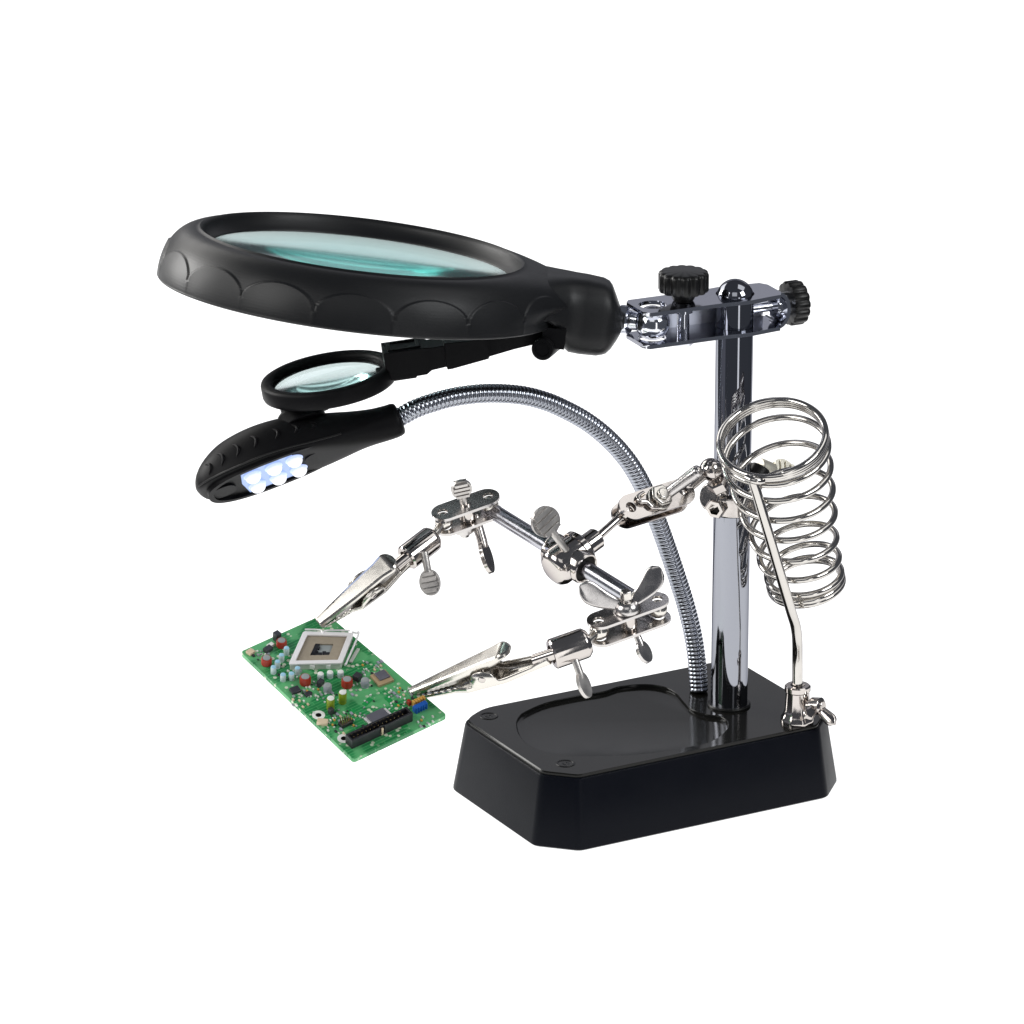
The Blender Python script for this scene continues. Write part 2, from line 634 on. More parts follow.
# lens: biconvex
def lens(R, s1, s2, edge, o, n, seg=96):
    mb = MB()
    pr = []
    N = 20
    for i in range(N + 1):
        r = R * i / N
        pr.append((max(r, 1e-3), -edge / 2 - s2 * (1 - (r / R) ** 2)))
    for i in range(N, -1, -1):
        r = R * i / N
        pr.append((max(r, 1e-3), edge / 2 + s1 * (1 - (r / R) ** 2)))
    return mb.lathe(pr, o, n, seg=seg)


obj('lens', lens(46.0, 2.2, 2.2, 1.8, LOW + NRM * 10.6, NRM), M['glass'], mag)

# ------------------------------------------------------------------ small loupe under the magnifier
LD = dep - 4
RL = math.radians(-10.5)             # rises to the right
SL = 0.295
cl = math.sqrt(1 - SL * SL)
FW2 = ray(326, 372).normalized()
UW2 = (UP - FW2 * UP.dot(FW2)).normalized()
RW2 = FW2.cross(UW2)
F1 = RW2 * math.cos(RL) - UW2 * math.sin(RL)
FN = (RW2 * math.sin(RL) + UW2 * math.cos(RL)) * cl - FW2 * SL
F2 = FN.cross(F1)
LC = atdepth(327, 372, LD)
mb = MB()
mb_prof = [(16.9, -5.4), (19.6, -5.4), (20.2, -5.0), (20.5, -4.2), (20.5, -0.9), (20.2, -0.2), (19.6, 0.1), (18.6, 0.15), (17.6, -0.1), (17.1, -0.7), (16.9, -1.4), (16.9, -2.2), (16.3, -2.4), (16.3, -3.6), (16.9, -3.8)]
rings = []
for (r, z) in mb_prof:
    rings.append([LC + F1 * (r * math.cos(2 * PI * k / 96)) + F2 * (r * math.sin(2 * PI * k / 96)) + FN * z for k in range(96)])
mb.loft(rings, closed=True)
loupe = obj('loupe_frame', mb, M['lampplastic'], HH, sharp=50)
obj('loupe_lens', lens(16.7, 1.1, 1.1, 1.2, LC - FN * 2.9, FN, 64), M['glass2'], loupe)
# hinge tab and jointed arm up to the pivot under the handle
pa, pb = atdepth(383, 378, LD - 4), atdepth(412, 362, LD - 4)
ax = (atdepth(520, 345, LD - 2) - atdepth(404, 362, LD - 4)).normalized()
nn = (UP * 0.93 - FWD * 0.36)
nn = (nn - ax * nn.dot(ax)).normalized()
sd = nn.cross(ax)
mb = MB()
c0 = atdepth(388, 374, LD - 2)
mb.box(c0 + ax * 2.5, ax, sd, nn, 12, 5.0, 3.6)
mb.box(c0 + ax * 2.0 + nn * 1.5, ax, sd, nn, 6.5, 7.5, 1.6)
obj('hinge_tab', mb, M['lampplastic'], loupe, bevel=0.5, seg=3)
mb = MB()
bo = atdepth(400.5, 356, LD - 4)


def qsec(x, w, t, b):
    return [bo + ax * x + sd * (w * s) + nn * z for (s, z) in ((-1, -b), (1, -b), (1, t), (-1, t))]


mb.loft([qsec(-5.2, 5.0, 3.3, 5.6), qsec(7.0, 4.8, 3.2, 5.4), qsec(8.6, 4.0, 2.6, 4.6), qsec(13.2, 3.9, 2.6, 4.2), qsec(13.3, 4.3, 3.4, 5.0), qsec(14.8, 4.3, 3.4, 5.0), qsec(26, 4.0, 2.8, 3.6), qsec(26.3, 3.8, 2.6, 3.0), qsec(34, 3.6, 3.2, 1.9), qsec(45, 3.2, 4.4, 1.0)])
arm = obj('loupe_arm', mb, M['lampplastic'], HH, bevel=0.5, seg=3)
mb = MB()
cc = bo + ax * 1.0 + nn * 3.35
mb.prism([(-4.9, -3.9), (5.2, -3.9), (5.2, 3.9), (-4.9, 3.9)], cc, ax, sd, -0.5, 0.35, [[(-3.6, -2.7), (3.9, -2.7), (3.9, 2.7), (-3.6, 2.7)]])
obj('slider_rim', mb, M['lampplastic'], arm, bevel=0.25)
pv = atdepth(547, 345.5, dep - 6)
pax = (E2 * -0.97 + E1 * -0.2).normalized()
mb = MB()
mb.lathe([(0.001, -9), (3.1, -9), (3.4, -8.6), (3.4, 7.2), (3.1, 7.8), (2.3, 7.9), (2.2, 7.5), (0.001, 7.5)], pv, pax, seg=40)
mb.box(pv + E1 * 1.6 + NRM * 3.4 + pax * 0.5, E1, E2, NRM, 7.0, 11, 6.0)
obj('pivot_knob', mb, M['lampplastic'], arm)

# ------------------------------------------------------------------ gooseneck and lamp
GP = [(395, 419, -25.6), (402, 416, -25), (414, 409.5, -24.5), (430, 403.5, -23), (455, 396.8, -20), (487, 393.3, -16), (520, 395, -11), (545, 401.0, -7), (565, 409.5, -4), (585, 420.5, -1), (603, 434, 1), (620, 451, 4),
      (634, 470, 6), (647, 495, 9), (659, 525, 11), (669, 553, 13), (678, 580, 14), (686, 606, 14.5), (693, 635, 14), (697, 662, 13)]
gp = [W(*p) for p in GP]
gf = onz(699, 692, BASE_H)
gp.append(V((gf.x, gf.y, BASE_H + 0.2)))
dense = smooth_open(gp, 60)
# resample by arc length
SP = 1.32 / 8
acc, prev = 0.0, dense[0]
cur = [dense[0]]
for p in dense[1:]:
    d = (p - prev).length
    while acc + d >= SP:
        t = (SP - acc) / d
        prev = prev.lerp(p, t)
        cur.append(prev.copy())
        d = (p - prev).length
        acc = 0.0
    acc += d
    prev = p
mb = MB()
mb.tube(cur, lambda i: 2.66 + 0.27 * abs(math.sin(PI * i / 8)) ** 0.8, seg=28)
goose = obj('gooseneck', mb, M['hose'], HH, sharp=80)

# lamp head
ND = W(199, 497, -33)
TD = W(401, 418.5, -25)
l1 = (TD - ND).normalized()
TIL = 0.34
m1 = UP * math.sqrt(1 - TIL * TIL) + FWD * TIL
m1 = (m1 - l1 * m1.dot(l1)).normalized()
w1 = l1.cross(m1)                     # points at the camera
if w1.dot(FWD) > 0:
    w1 = -w1
LL = (TD - ND).length


def lsec(s):
    """half width, top height, bottom depth, centre height"""
    K = [(0.0, 0.6, 0.5, 0.3, 2.6), (0.012, 3.6, 3.4, 0.8, 1.8), (0.04, 6.6, 6.6, 1.0, 1.0), (0.09, 9.2, 9.6, 1.0, 0.5), (0.16, 11.0, 12.2, 1.0, 0.2), (0.25, 12.0, 13.7, 1.0, 0.0), (0.36, 12.3, 14.1, 1.0, 0.0),
         (0.48, 11.4, 13.6, 1.2, -0.2), (0.60, 9.8, 12.0, 1.8, -0.6), (0.70, 8.0, 10.2, 2.6, -0.6), (0.79, 6.4, 7.9, 3.6, -0.2), (0.88, 5.4, 6.1, 4.6, 0.0), (0.95, 5.1, 5.4, 5.0, 0.0), (0.985, 4.9, 5.2, 4.8, 0.0), (0.997, 4.2, 4.4, 4.1, 0.0), (1.0, 3.2, 3.2, 3.2, 0.0)]
    for i in range(len(K) - 1):
        if s <= K[i + 1][0] + 1e-9:
            a, b = K[i], K[i + 1]
            t = (s - a[0]) / (b[0] - a[0])
            pa_ = K[max(0, i - 1)]
            pb_ = K[min(len(K) - 1, i + 2)]
            out = []
            for j in range(1, 5):
                h = b[0] - a[0]
                ma = (b[j] - pa_[j]) / max(1e-6, b[0] - pa_[0]) * h
                mb_ = (pb_[j] - a[j]) / max(1e-6, pb_[0] - a[0]) * h
                if i == 0:
                    ma = 1.5 * (b[j] - a[j])
                out.append((2 * t ** 3 - 3 * t * t + 1) * a[j] + (t ** 3 - 2 * t * t + t) * ma + (-2 * t ** 3 + 3 * t * t) * b[j] + (t ** 3 - t * t) * mb_)
            return out
    return K[-1][1:]


def lpt(s, a, k=1.0):
    hw, ht, hb, zc = lsec(s)
    c, sn = math.cos(a), math.sin(a)
    if sn >= 0:
        y, z = hw * math.copysign(abs(c) ** 0.9, c), zc + ht * sn ** 0.95
    else:
        e = 0.25 + 0.75 * min(1, max(0, (s - 0.55) / 0.3))
        y, z = hw * math.copysign(abs(c) ** e, c), zc - hb * abs(sn) ** (0.6 + 0.4 * (e - .25) / .75)
    # seam groove
    return ND + l1 * (s * LL) + w1 * (y * k) + m1 * (z * k if z > 0 else z)


mb = MB()
ss = [0, .003, .008, .016] + [0.026 + 0.97 * i / 46 for i in range(46)] + [.99, .995, .998, 1.0]
mb.loft([[lpt(s, 2 * PI * k / 56) for k in range(56)] for s in ss])
lamp = obj('lamp_head', mb, M['lampplastic'], HH, sharp=55)
# grip ridges on the shell, camera side
for i, s in enumerate((0.085, 0.155, 0.235, 0.325, 0.43, 0.52, 0.60)):
    a0 = math.radians(7 + 2 * i)
    pts = [lpt(s + 0.022 * math.sin(PI * j / 10) * (1 if i % 2 else 1), a0 + math.radians(26 - 2 * i) * j / 10, 1.006) for j in range(11)]
    mb = MB()
    mb.tube(pts, lambda j: 0.12 + 0.46 * math.sin(PI * j / 10), seg=10)
    obj('grip_ridge', mb, M['lampplastic'], lamp)
mb = MB()
mb.tube([lpt(s, math.radians(-2), 1.004) for s in [0.02 + 0.7 * i / 40 for i in range(41)]], 0.28, seg=8)
mb.tube([lpt(s, math.radians(182), 1.004) for s in [0.02 + 0.7 * i / 40 for i in range(41)]], 0.28, seg=8)
obj('seam_band', mb, M['knob'], lamp)
# light window on the flat underside
uo = ND + l1 * (0.37 * LL) - m1 * 1.0


def track(hl, hw, n=14):
    pts = []
    for q in range(4):
        for i in range(n):
            a = PI / 2 * (q + i / n)
            c, s = math.cos(a), math.sin(a)
            pts.append((hl * math.copysign(abs(c) ** 0.8, c), hw * math.copysign(abs(s) ** 0.8, s)))
    return pts


mb = MB()
ew1 = (-m1).cross(l1)
mb.prism(track(21.5, 10.6), uo, l1, ew1, -0.6, 0.9, [[(x, y) for (x, y) in track(19.8, 9.2)]])
obj('window_bezel', mb, M['lampplastic'], lamp, bevel=0.25)
mb = MB()
mb.prism([(-9.6, -8.2), (9.6, -8.2), (10.6, 0), (9.6, 8.2), (-9.6, 8.2), (-10.6, 0)], uo, l1, ew1, -0.4, 0.35)
refl = mat('glowing_led_reflector', (0.10, 0.16, 0.40), 0.15, metal=0.3, emit=(0.50, 0.66, 1.0), estr=0.55)  # emission added to imitate the LEDs' glow on the reflector
obj('reflector', mb, refl, lamp, bevel=0.2)
def led_mat():
    m = mat('lit_led', (0.16, 0.24, 0.42), 0.08, emit=(1, 1, 1), estr=1.0)
    nt = m.node_tree
    b = nt.nodes['Principled BSDF']
    tc = nt.nodes.new('ShaderNodeTexCoord')
    dp = nt.nodes.new('ShaderNodeVectorMath')
    dp.operation = 'DOT_PRODUCT'
    dp.inputs[1].default_value = tuple(-m1)
    nt.links.new(tc.outputs['Object'], dp.inputs[0])
    mr = nt.nodes.new('ShaderNodeMapRange')
    mr.inputs['From Min'].default_value = -0.0009
    mr.inputs['From Max'].default_value = 0.0011
    nt.links.new(dp.outputs['Value'], mr.inputs['Value'])
    cr = nt.nodes.new('ShaderNodeValToRGB')
    cr.color_ramp.elements[0].color = (0.16, 0.30, 0.85, 1)
    cr.color_ramp.elements[1].color = (1.0, 1.0, 1.0, 1)
    nt.links.new(mr.outputs[0], cr.inputs['Fac'])
    nt.links.new(cr.outputs[0], b.inputs['Emission Color'])
    return m


led = led_mat()
for (x, y) in ((-6.6, 4.4), (0.2, 4.4), (6.8, 4.4), (-6.6, -4.0), (0.2, -4.0), (6.8, -4.0)):
    o = uo + l1 * x + ew1 * y - m1 * 0.3
    mb = MB()
    mb.lathe([(2.8, 0), (2.8, 0.4), (2.55, 0.5), (2.45, 0.5), (2.45, 0.7)] + [(max(.001, 2.45 * math.cos(PI / 2 * i / 8)), 0.7 + 2.1 * math.sin(PI / 2 * i / 8)) for i in range(1, 9)], o, -m1, seg=24)
    obj('led_bulb', mb, led, lamp)
for hs, sx_, sy_ in ((0.595, 5.2, 4.2), (0.665, 3.0, 2.6), (0.115, 4.0, 3.6)):
    mb = MB()
    mb.prism(track(sx_, sy_), ND + l1 * (hs * LL) - m1 * (1.75 if hs > .5 else 1.0), l1, ew1, -0.8, 0.45)
    obj('switch_pad', mb, M['lampplastic'], lamp, bevel=0.3)
# rest between lamp and loupe
mb = MB()
q0 = atdepth(300, 414, (ND - CAM).dot(FWD) + 2)
mb.lathe([(7.2, -4.2), (7.2, 0.2), (6.6, 0.9), (5.2, 1.1), (5.2, 3.6), (4.6, 4.4)], q0, m1, seg=40)
mb.box(q0 + l1 * 3.2 + m1 * 1.4, l1, w1, m1, 11, 7, 4.2)
obj('loupe_rest', mb, M['lampplastic'], lamp, bevel=0.4, seg=3)

# ------------------------------------------------------------------ clamp on the middle of the column
cm = W(729, 497, 0).z
CO2 = V((FOOT.x, 0, cm))
mb = MB()
mb.lathe([(RC + .05, -4.4), (RC + 1.9, -4.4), (RC + 2.3, -4.0), (RC + 2.3, 1.6), (RC + 1.9, 2.0), (RC + .05, 2.0)], CO2, Z, seg=64)
dl = (W(700, 494, -9) - CO2).normalized()
mb.cyl(CO2 + dl * 6 - Z * 0.5, CO2 + dl * 10.5 - Z * 0.5, 4.4, seg=36, ch=0.6)
colclamp = obj('column_clamp', mb, M['nickel'], HH, bevel=0.2)
mb = MB()
hx = CO2 + V((-0.55, -0.83, 0)) * 7.2 - Z * 1.6
hd = V((-0.45, -0.89, -0.1)).normalized()
mb.lathe([(3.3, -1.5), (3.3, 0.9), (2.9, 1.4), (1.9, 1.4), (1.9, 0.2), (0.001, 0.2)], W(716, 508, -8), hd, seg=6, hint=RT)
obj('set_screw', mb, M['nickel'], colclamp)
mb = MB()
mb.lathe([(1.85, 0), (0.001, 0.05)], W(716, 508, -8) + hd * 0.6, hd, seg=6, hint=RT)
obj('hex_socket', mb, M['dark'], colclamp)
mb = MB()
bp0 = W(711, 469.5, -9)
mb.ball(bp0, 3.6, seg=32)
mb.cyl(bp0, CO2 + V((-3, -5.5, 3)), 1.9, seg=20)
mb.lathe([(0.001, -2.6), (3.2, -2.6), (3.4, -2.2), (3.4, 0.4), (2.9, 0.9), (0.001, .9)], W(717, 482, -8.5), (Z + V((-0.5, -.4, 0))).normalized(), seg=6)
obj('clamp_bolt', mb, M['nickel'], colclamp)


def paddle(base_p, cen, nrm, r, mat_, parent, name='thumb_screw', rs=1.15, stretch=1.0, ribs=4):
    """flat ribbed thumb wheel on a short stem; nrm is the normal of the flat"""
    ax = (cen - base_p).normalized()
    nz = (nrm - ax * nrm.dot(ax)).normalized()
    sx = ax.cross(nz)
    mb = MB()
    out = [(r * math.cos(2 * PI * i / 40), r * stretch * math.sin(2 * PI * i / 40)) for i in range(40)]
    mb.prism(out, cen, sx, ax, -0.65, 0.65) if sx.cross(ax).dot(nz) > 0 else mb.prism(out, cen, -sx, ax, -0.65, 0.65)
    mb.lathe([(rs, -1.2), (rs, (cen - base_p).length - r * stretch * 0.82), (rs * 0.8, (cen - base_p).length - r * stretch * .5)], base_p, ax, seg=20)
    for i in range(ribs):
        y = (i - (ribs - 1) / 2) * (2 * r * stretch * 0.84 / ribs)
        hw = r * math.sqrt(max(0.02, 1 - (y / (r * stretch)) ** 2)) * 0.80
        for s in (-1, 1):
            mb.box(cen + ax * y + nz * (s * 0.85), sx, ax, nz, 2 * hw, 2 * r * stretch * 0.56 / ribs, 1.3)
    return obj(name, mb, mat_, parent, bevel=0.12, seg=2)


# thumb screw behind the column (seen through the coil)
p0 = W(752, 466, 5)
p1 = W(783, 472.5, 9)
mb = MB()
mb.cyl(CO2 + V((5, 2, 1.5)), p0 + (p1 - p0) * 0.30, 3.5, seg=32, ch=0.4)
obj('clamp_boss', mb, M['knob'], colclamp)
mb = MB()
mb.cyl(p0 + (p1 - p0) * 0.25, p0 + (p1 - p0) * 0.72, 3.0, 2.2, seg=32, ch=0.3)
obj('screw_collar', mb, M['pale'], colclamp)
paddle(p0 + (p1 - p0) * 0.5, p1, -FWD * .85 + UP * .4, 4.4, M['pale'], colclamp)

# ------------------------------------------------------------------ link between column clamp and tee clamp
la, lb = W(622, 510.5, -31), W(691, 489, -14)
lx = (lb - la).normalized()
ln = -FWD * 0.80 + UP * 0.42 + RT * 0.28
ln = (ln - lx * ln.dot(lx)).normalized()
ly = ln.cross(lx)
lc = (la + lb) / 2
LH = (lb - la).length / 2
mb = MB()
slot = [circ(-LH + 3.3, 0, 1.75, 24), circ(LH - 3.3, 0, 1.75, 24)]
mb.prism(stadium(-LH - .6, LH + .6, 4.3), lc, lx, ly, -0.5, 0.5, slot)
mb.prism(stadium(-LH - .6, LH + .6, 4.3), lc - ln * 5.0 , lx, ly, -0.5, 0.5, slot)
mb.prism(stadium(-LH - .0, LH + .0, 3.4), lc - ln * 2.4 - lx * 0.0, lx, ly, -0.2, 0.2, [circ(-LH + 3.3, 0, 2.6, 24), circ(LH - 3.3, 0, 2.6, 24)])
link = obj('link_joint', mb, M['nickel'], HH, bevel=0.22)
mb = MB()
nc = lc + lx * 0.6
mb.lathe([(3.9, 0.5), (3.9, 0.9), (3.6, 1.0)], nc, ln, seg=40)
mb.lathe([(3.75, 0.9), (3.75, 2.9), (3.3, 3.25), (2.0, 3.25)], nc, ln, seg=6, hint=lx)
mb.lathe([(1.9, 2.6), (1.9, 3.9), (1.6, 4.2), (0.001, 4.2)], nc, ln, seg=32)
obj('hex_nut', mb, M['clip'], link, bevel=0.15)
mb = MB()
for c in (la + lx * 2.6, lb - lx * 2.6):
    mb.ball(c - ln * 2.5, 2.35, seg=28)
obj('joint_ball', mb, M['nickel'], link)
mb = MB()
mb.cyl(lb - lx * 2.6 - ln * 2.5, bp0, 1.35, seg=20)
obj('ball_rod', mb, M['nickel'], link)
# wing lever: one wing lies over the plate, the other sticks up to the right
mb = MB()


def wing(o, d, side, nz, L, w0, w1, th, bend=0.0):
    """flat wing with a rounded end, from o along d"""
    rings = []
    for i in range(13):
        t = i / 12
        w = w0 + (w1 - w0) * math.sin(min(1, t * 1.15) * PI / 2)
        if t > 0.7:
            w *= math.sqrt(max(0.02, 1 - ((t - 0.7) / 0.305) ** 2))
        c = o + d * (L * t) + nz * (bend * (1 - math.cos(t * PI)) / 2)
        e = th * (1.15 - 0.45 * t)
        rings.append([c + side * (w * math.cos(a)) + nz * (e * math.sin(a)) for a in [2 * PI * k / 20 for k in range(20)]])
    mb.loft(rings)


wt = W(695, 473.5, -24)
wo = lc + lx * 2.8 + ln * 1.6
dw = (wt - wo).normalized()
sw_ = dw.cross(ln).normalized()
mb.tube(smooth_open([wo, wo.lerp(wt, .33) + ln * .5, wo.lerp(wt, .7) + ln * .9, wt + ln * 1.0], 6), lambda i: 1.6 + 0.35 * min(1, i / 14), seg=20)
mb.ball(wt + ln, 2.0, seg=20)
obj('wing_lever', mb, M['steel'], link)
mb = MB()
pts = [lc - lx * 1.9 + ln * 1.0 - ly * 2.8, lc - lx * 4.0 + ln * 1.3 - ly * 2.2, lc - lx * 5.0 + ln * 1.5 - ly * 0.3, lc - lx * 6.9 + ln * 1.4 + ly * 0.5, lc - lx * 6.6 + ln * 1.2 + ly * 2.2, lc - lx * 4.0 + ln * 1.1 + ly * 2.9]
mb.tube(smooth_open(pts, 6), 0.75, seg=14)
obj('spring_clip', mb, M['nickel'], link)

# ------------------------------------------------------------------ tee clamp and cross bar
ba, bb = W(486, 507, -18), W(657, 613, -68)
bd_ = (bb - ba).normalized()
bc = W(569.5, 557.5, -18 + (569.5 - 486) / (657 - 486) * -50)
bc = ba + bd_ * (bc - ba).dot(bd_)
mb = MB()
mb.cyl(ba, bb, 2.45, seg=40, ch=0.5)
bar = obj('cross_bar', mb, M['bar'], HH)
s0 = W(605, 533, (la.y - 3))
ta = (s0 - bc)
ta = (ta - bd_ * ta.dot(bd_) * 0.5).normalized()
mb = MB()
R_ = 6.0
mb.lathe([(0.001, -7.4), (3.9, -7.4), (5.3, -6.6), (R_, -5.2), (R_, 3.2), (R_ + .5, 3.4), (R_ + .5, 5.0), (R_, 5.3), (R_ - .9, 6.2), (3.3, 6.2)], bc, ta, seg=48)
mb.lathe([(3.3, 6.0), (3.35, 6.6), (3.35, 11.6), (2.9, 12.1), (0.001, 12.1)], bc, ta, seg=40)
tee = obj('tee_clamp', mb, M['nickel'], HH)
# bushings round the bar where it passes through
mb = MB()
for s in (-1, 1):
    d = bd_ * s
    mb.lathe([(5.0, 2.0), (5.0, 6.9), (4.7, 7.4), (4.3, 7.4), (4.0, 7.0), (4.0, 2.5)], bc, d, seg=40)
obj('bushing', mb, M['nickel'], tee)
mb = MB()
mb.lathe([(4.0, 0), (4.0, 6.7), (2.5, 6.75)], bc, bd_, seg=32)
obj('bore', mb, M['dark'], tee)
mb = MB()
mb.cyl(bc + ta * 12, la + lx * 2.6 - ln * 2.5, 1.25, seg=20)
obj('ball_rod', mb, M['nickel'], tee)
paddle(W(564, 547.5, bc.y - 4.5), W(545.5, 521.5, bc.y - 6), -FWD * .86 + UP * .36, 4.7, M['paddle'], tee)


# ------------------------------------------------------------------ ball joints at both ends of the bar
def wingnut(o, ax, dirx, parent, tips, name='wing_nut'):
    mb_ = MB()
    mb_.lathe([(4.0, 0.1), (4.2, 0.5), (3.7, 2.1), (2.6, 3.2), (1.6, 3.4), (1.3, 3.2), (1.3, 4.8), (1.0, 5.1), (0.001, 5.1)], o, ax, seg=28)
    for tip in tips:
        d = tip - (o + ax * 0.9)
        L = d.length
        d.normalize()
        side = d.cross(-FWD).normalized()
        nz = side.cross(d).normalized()
        rings = []
        st = o + ax * 0.9 + d * 1.2
        for i in range(15):
            t = i / 14
            w = 1.9 + 1.5 * math.sin(min(1, t * 1.2) * PI / 2) ** 2
            if t > 0.72:
                w *= math.sqrt(max(0.015, 1 - ((t - 0.72) / 0.284) ** 2))
            c = st + d * ((L - 1.2) * t) + side * (0.9 * math.sin(PI * t)) * (1 if side.dot(ax) < 0 else -1)
            e = 0.95 - 0.35 * t
            rings.append([c + side * (w * math.copysign(abs(math.cos(a)) ** .8, math.cos(a))) + nz * (e * math.copysign(abs(math.sin(a)) ** .6, math.sin(a))) for a in [2 * PI * k / 24 for k in range(24)]])
        mb_.loft(rings)
    return obj(name, mb_, M['steel'], parent, sharp=50)


def ball_joint(pl, pr, sepv, hw, nshift=(-0.18, 0.80, 0.58)):
    """two oval plates between pl and pr (upper plate), lower plate sepv mm below"""
    x = (pr - pl).normalized()
    n = RT * nshift[0] + UP * nshift[1] - FWD * nshift[2]
    n = (n - x * n.dot(x)).normalized()
    y = n.cross(x)
    c = (pl + pr) / 2
    H = (pr - pl).length / 2
    mb_ = MB()
    hs = [circ(-H + 3.4, 0, 1.7, 24), circ(H - 3.4, 0, 1.7, 24)]
    mb_.prism(stadium(-H, H, hw), c, x, y, -0.45, 0.45, hs)
    mb_.prism(stadium(-H, H, hw), c - n * sepv + x * 0.3, x, y, -0.45, 0.45, hs)
    j = obj('ball_joint', mb_, M['steel'], HH, bevel=0.22)
    mb_ = MB()
    mb_.cyl(c - n * (sepv + 1.6), c + n * 1.0, 1.55, seg=24)
    mb_.lathe([(2.5, 0), (2.5, sepv - 2.6)], c - n * (sepv - 1.3), n, seg=24)
    obj('pinch_bolt', mb_, M['nickel'], j)
    bl, br = pl + x * 3.3 - n * sepv / 2, pr - x * 3.3 - n * sepv / 2
    return j, x, y, n, c, bl, br


# left joint
JL, x, y, n, c, bl, br = ball_joint(W(432.5, 517, -27), W(498.5, 493.5, -19), 5.6, 4.3)
mb = MB()
mb.ball(br, 2.75, seg=28)
mb.cyl(br, ba + bd_ * 2, 1.5, seg=20)
mb.ball(bl, 2.75, seg=28)
obj('joint_ball', mb, M['clip'], JL)
paddle(c - x * 0.4 + n * 0.4, W(461.5, 489, c.y - 2), -FWD * .9 + UP * .3, 3.2, M['paddle'], JL, name='thumb_screw', ribs=4)
mb = MB()
mb.lathe([(3.4, 0), (3.4, 2.4), (1.6, 2.8), (1.4, 4.6), (1.1, 4.8), (0.001, 4.8)], c - n * (5.6 + .45) - x * 1.6, -n, seg=12)
obj('bolt_end', mb, M['steel'], JL)
paddle(c - n * 6.4 + x * 2.6, W(486.5, 556.5, c.y - 3), -FWD * .45 + RT * .9, 3.1, M['nickel'], JL, name='lower_wing', stretch=1.75, ribs=0, rs=1.6)
BL_ = bl

# right joint
JR, x, y, n, c, bl, br = ball_joint(W(588.5, 625, -80), W(667, 596.5, -68), 6.4, 4.3)
mb = MB()
mb.ball(br, 2.8, seg=28)
mb.cyl(br, bb - bd_ * 2, 1.5, seg=20)
mb.ball(bl, 2.9, seg=28)
obj('joint_ball', mb, M['clip'], JR)
wingnut(c + n * 0.45 - x * 0.3, n, x, JR, (W(580, 586, c.y - 3), W(660, 567.5, c.y + 1)))
mb = MB()
mb.box(c + n * 5.6 - x * 0.3, x, y, n, 2.6, 2.6, 3.0)
obj('bolt_end', mb, M['clip'], JR, bevel=0.3)
paddle(c - n * 7.0 + x * 1.6, W(644, 652, c.y - 1), UP * .6 - FWD * .6 + RT * .5, 2.6, M['steel'], JR, name='lower_wing', stretch=1.35, ribs=0)
BR_ = bl


# ------------------------------------------------------------------ clip holders and alligator clips
def holder(p_out, p_in, ballp, r, tscrew, ribs=4):
    """socket from p_out (clip end) to p_in (ball end)"""
    d = (p_in - p_out).normalized()
    L = (p_in - p_out).length
    mb_ = MB()
    mb_.lathe([(r * 0.62, 1.5), (r * 0.62, 0.0), (r - .5, 0), (r, .5), (r, L - 1.6), (r - .15, L - 1.0), (r - 1.1, L), (1.4, L)], p_out, d, seg=44)
    h = obj('clip_holder', mb_, M['nickel'], HH)
    mb_ = MB()
    mb_.cyl(p_in - d * 1, ballp, 1.25, seg=20)
    obj('ball_rod', mb_, M['clip'], h)
    b0, b1, nr, rr_, st_ = tscrew
    paddle(b0, b1, nr, rr_, M['paddle'], h, stretch=st_, ribs=ribs)
    return h


def ycam(p):
    return p.y


hl_out, hl_in = W(406, 558.5, -38), W(434.5, 536.5, -31)
holder(hl_out, hl_in, BL_, 4.1, (W(425, 556, -40), W(430, 582.5, -43), -FWD * .92 - RT * .3 + UP * .3, 3.2, 1.25))
hr_out, hr_in = W(551.5, 654.5, -87), W(588.5, 641.5, -83.5)
holder(hr_out, hr_in, BR_, 4.6, (W(575, 660, -88), W(584, 685, -91), RT * .75 - FWD * .65, 2.3, 1.75), ribs=0)


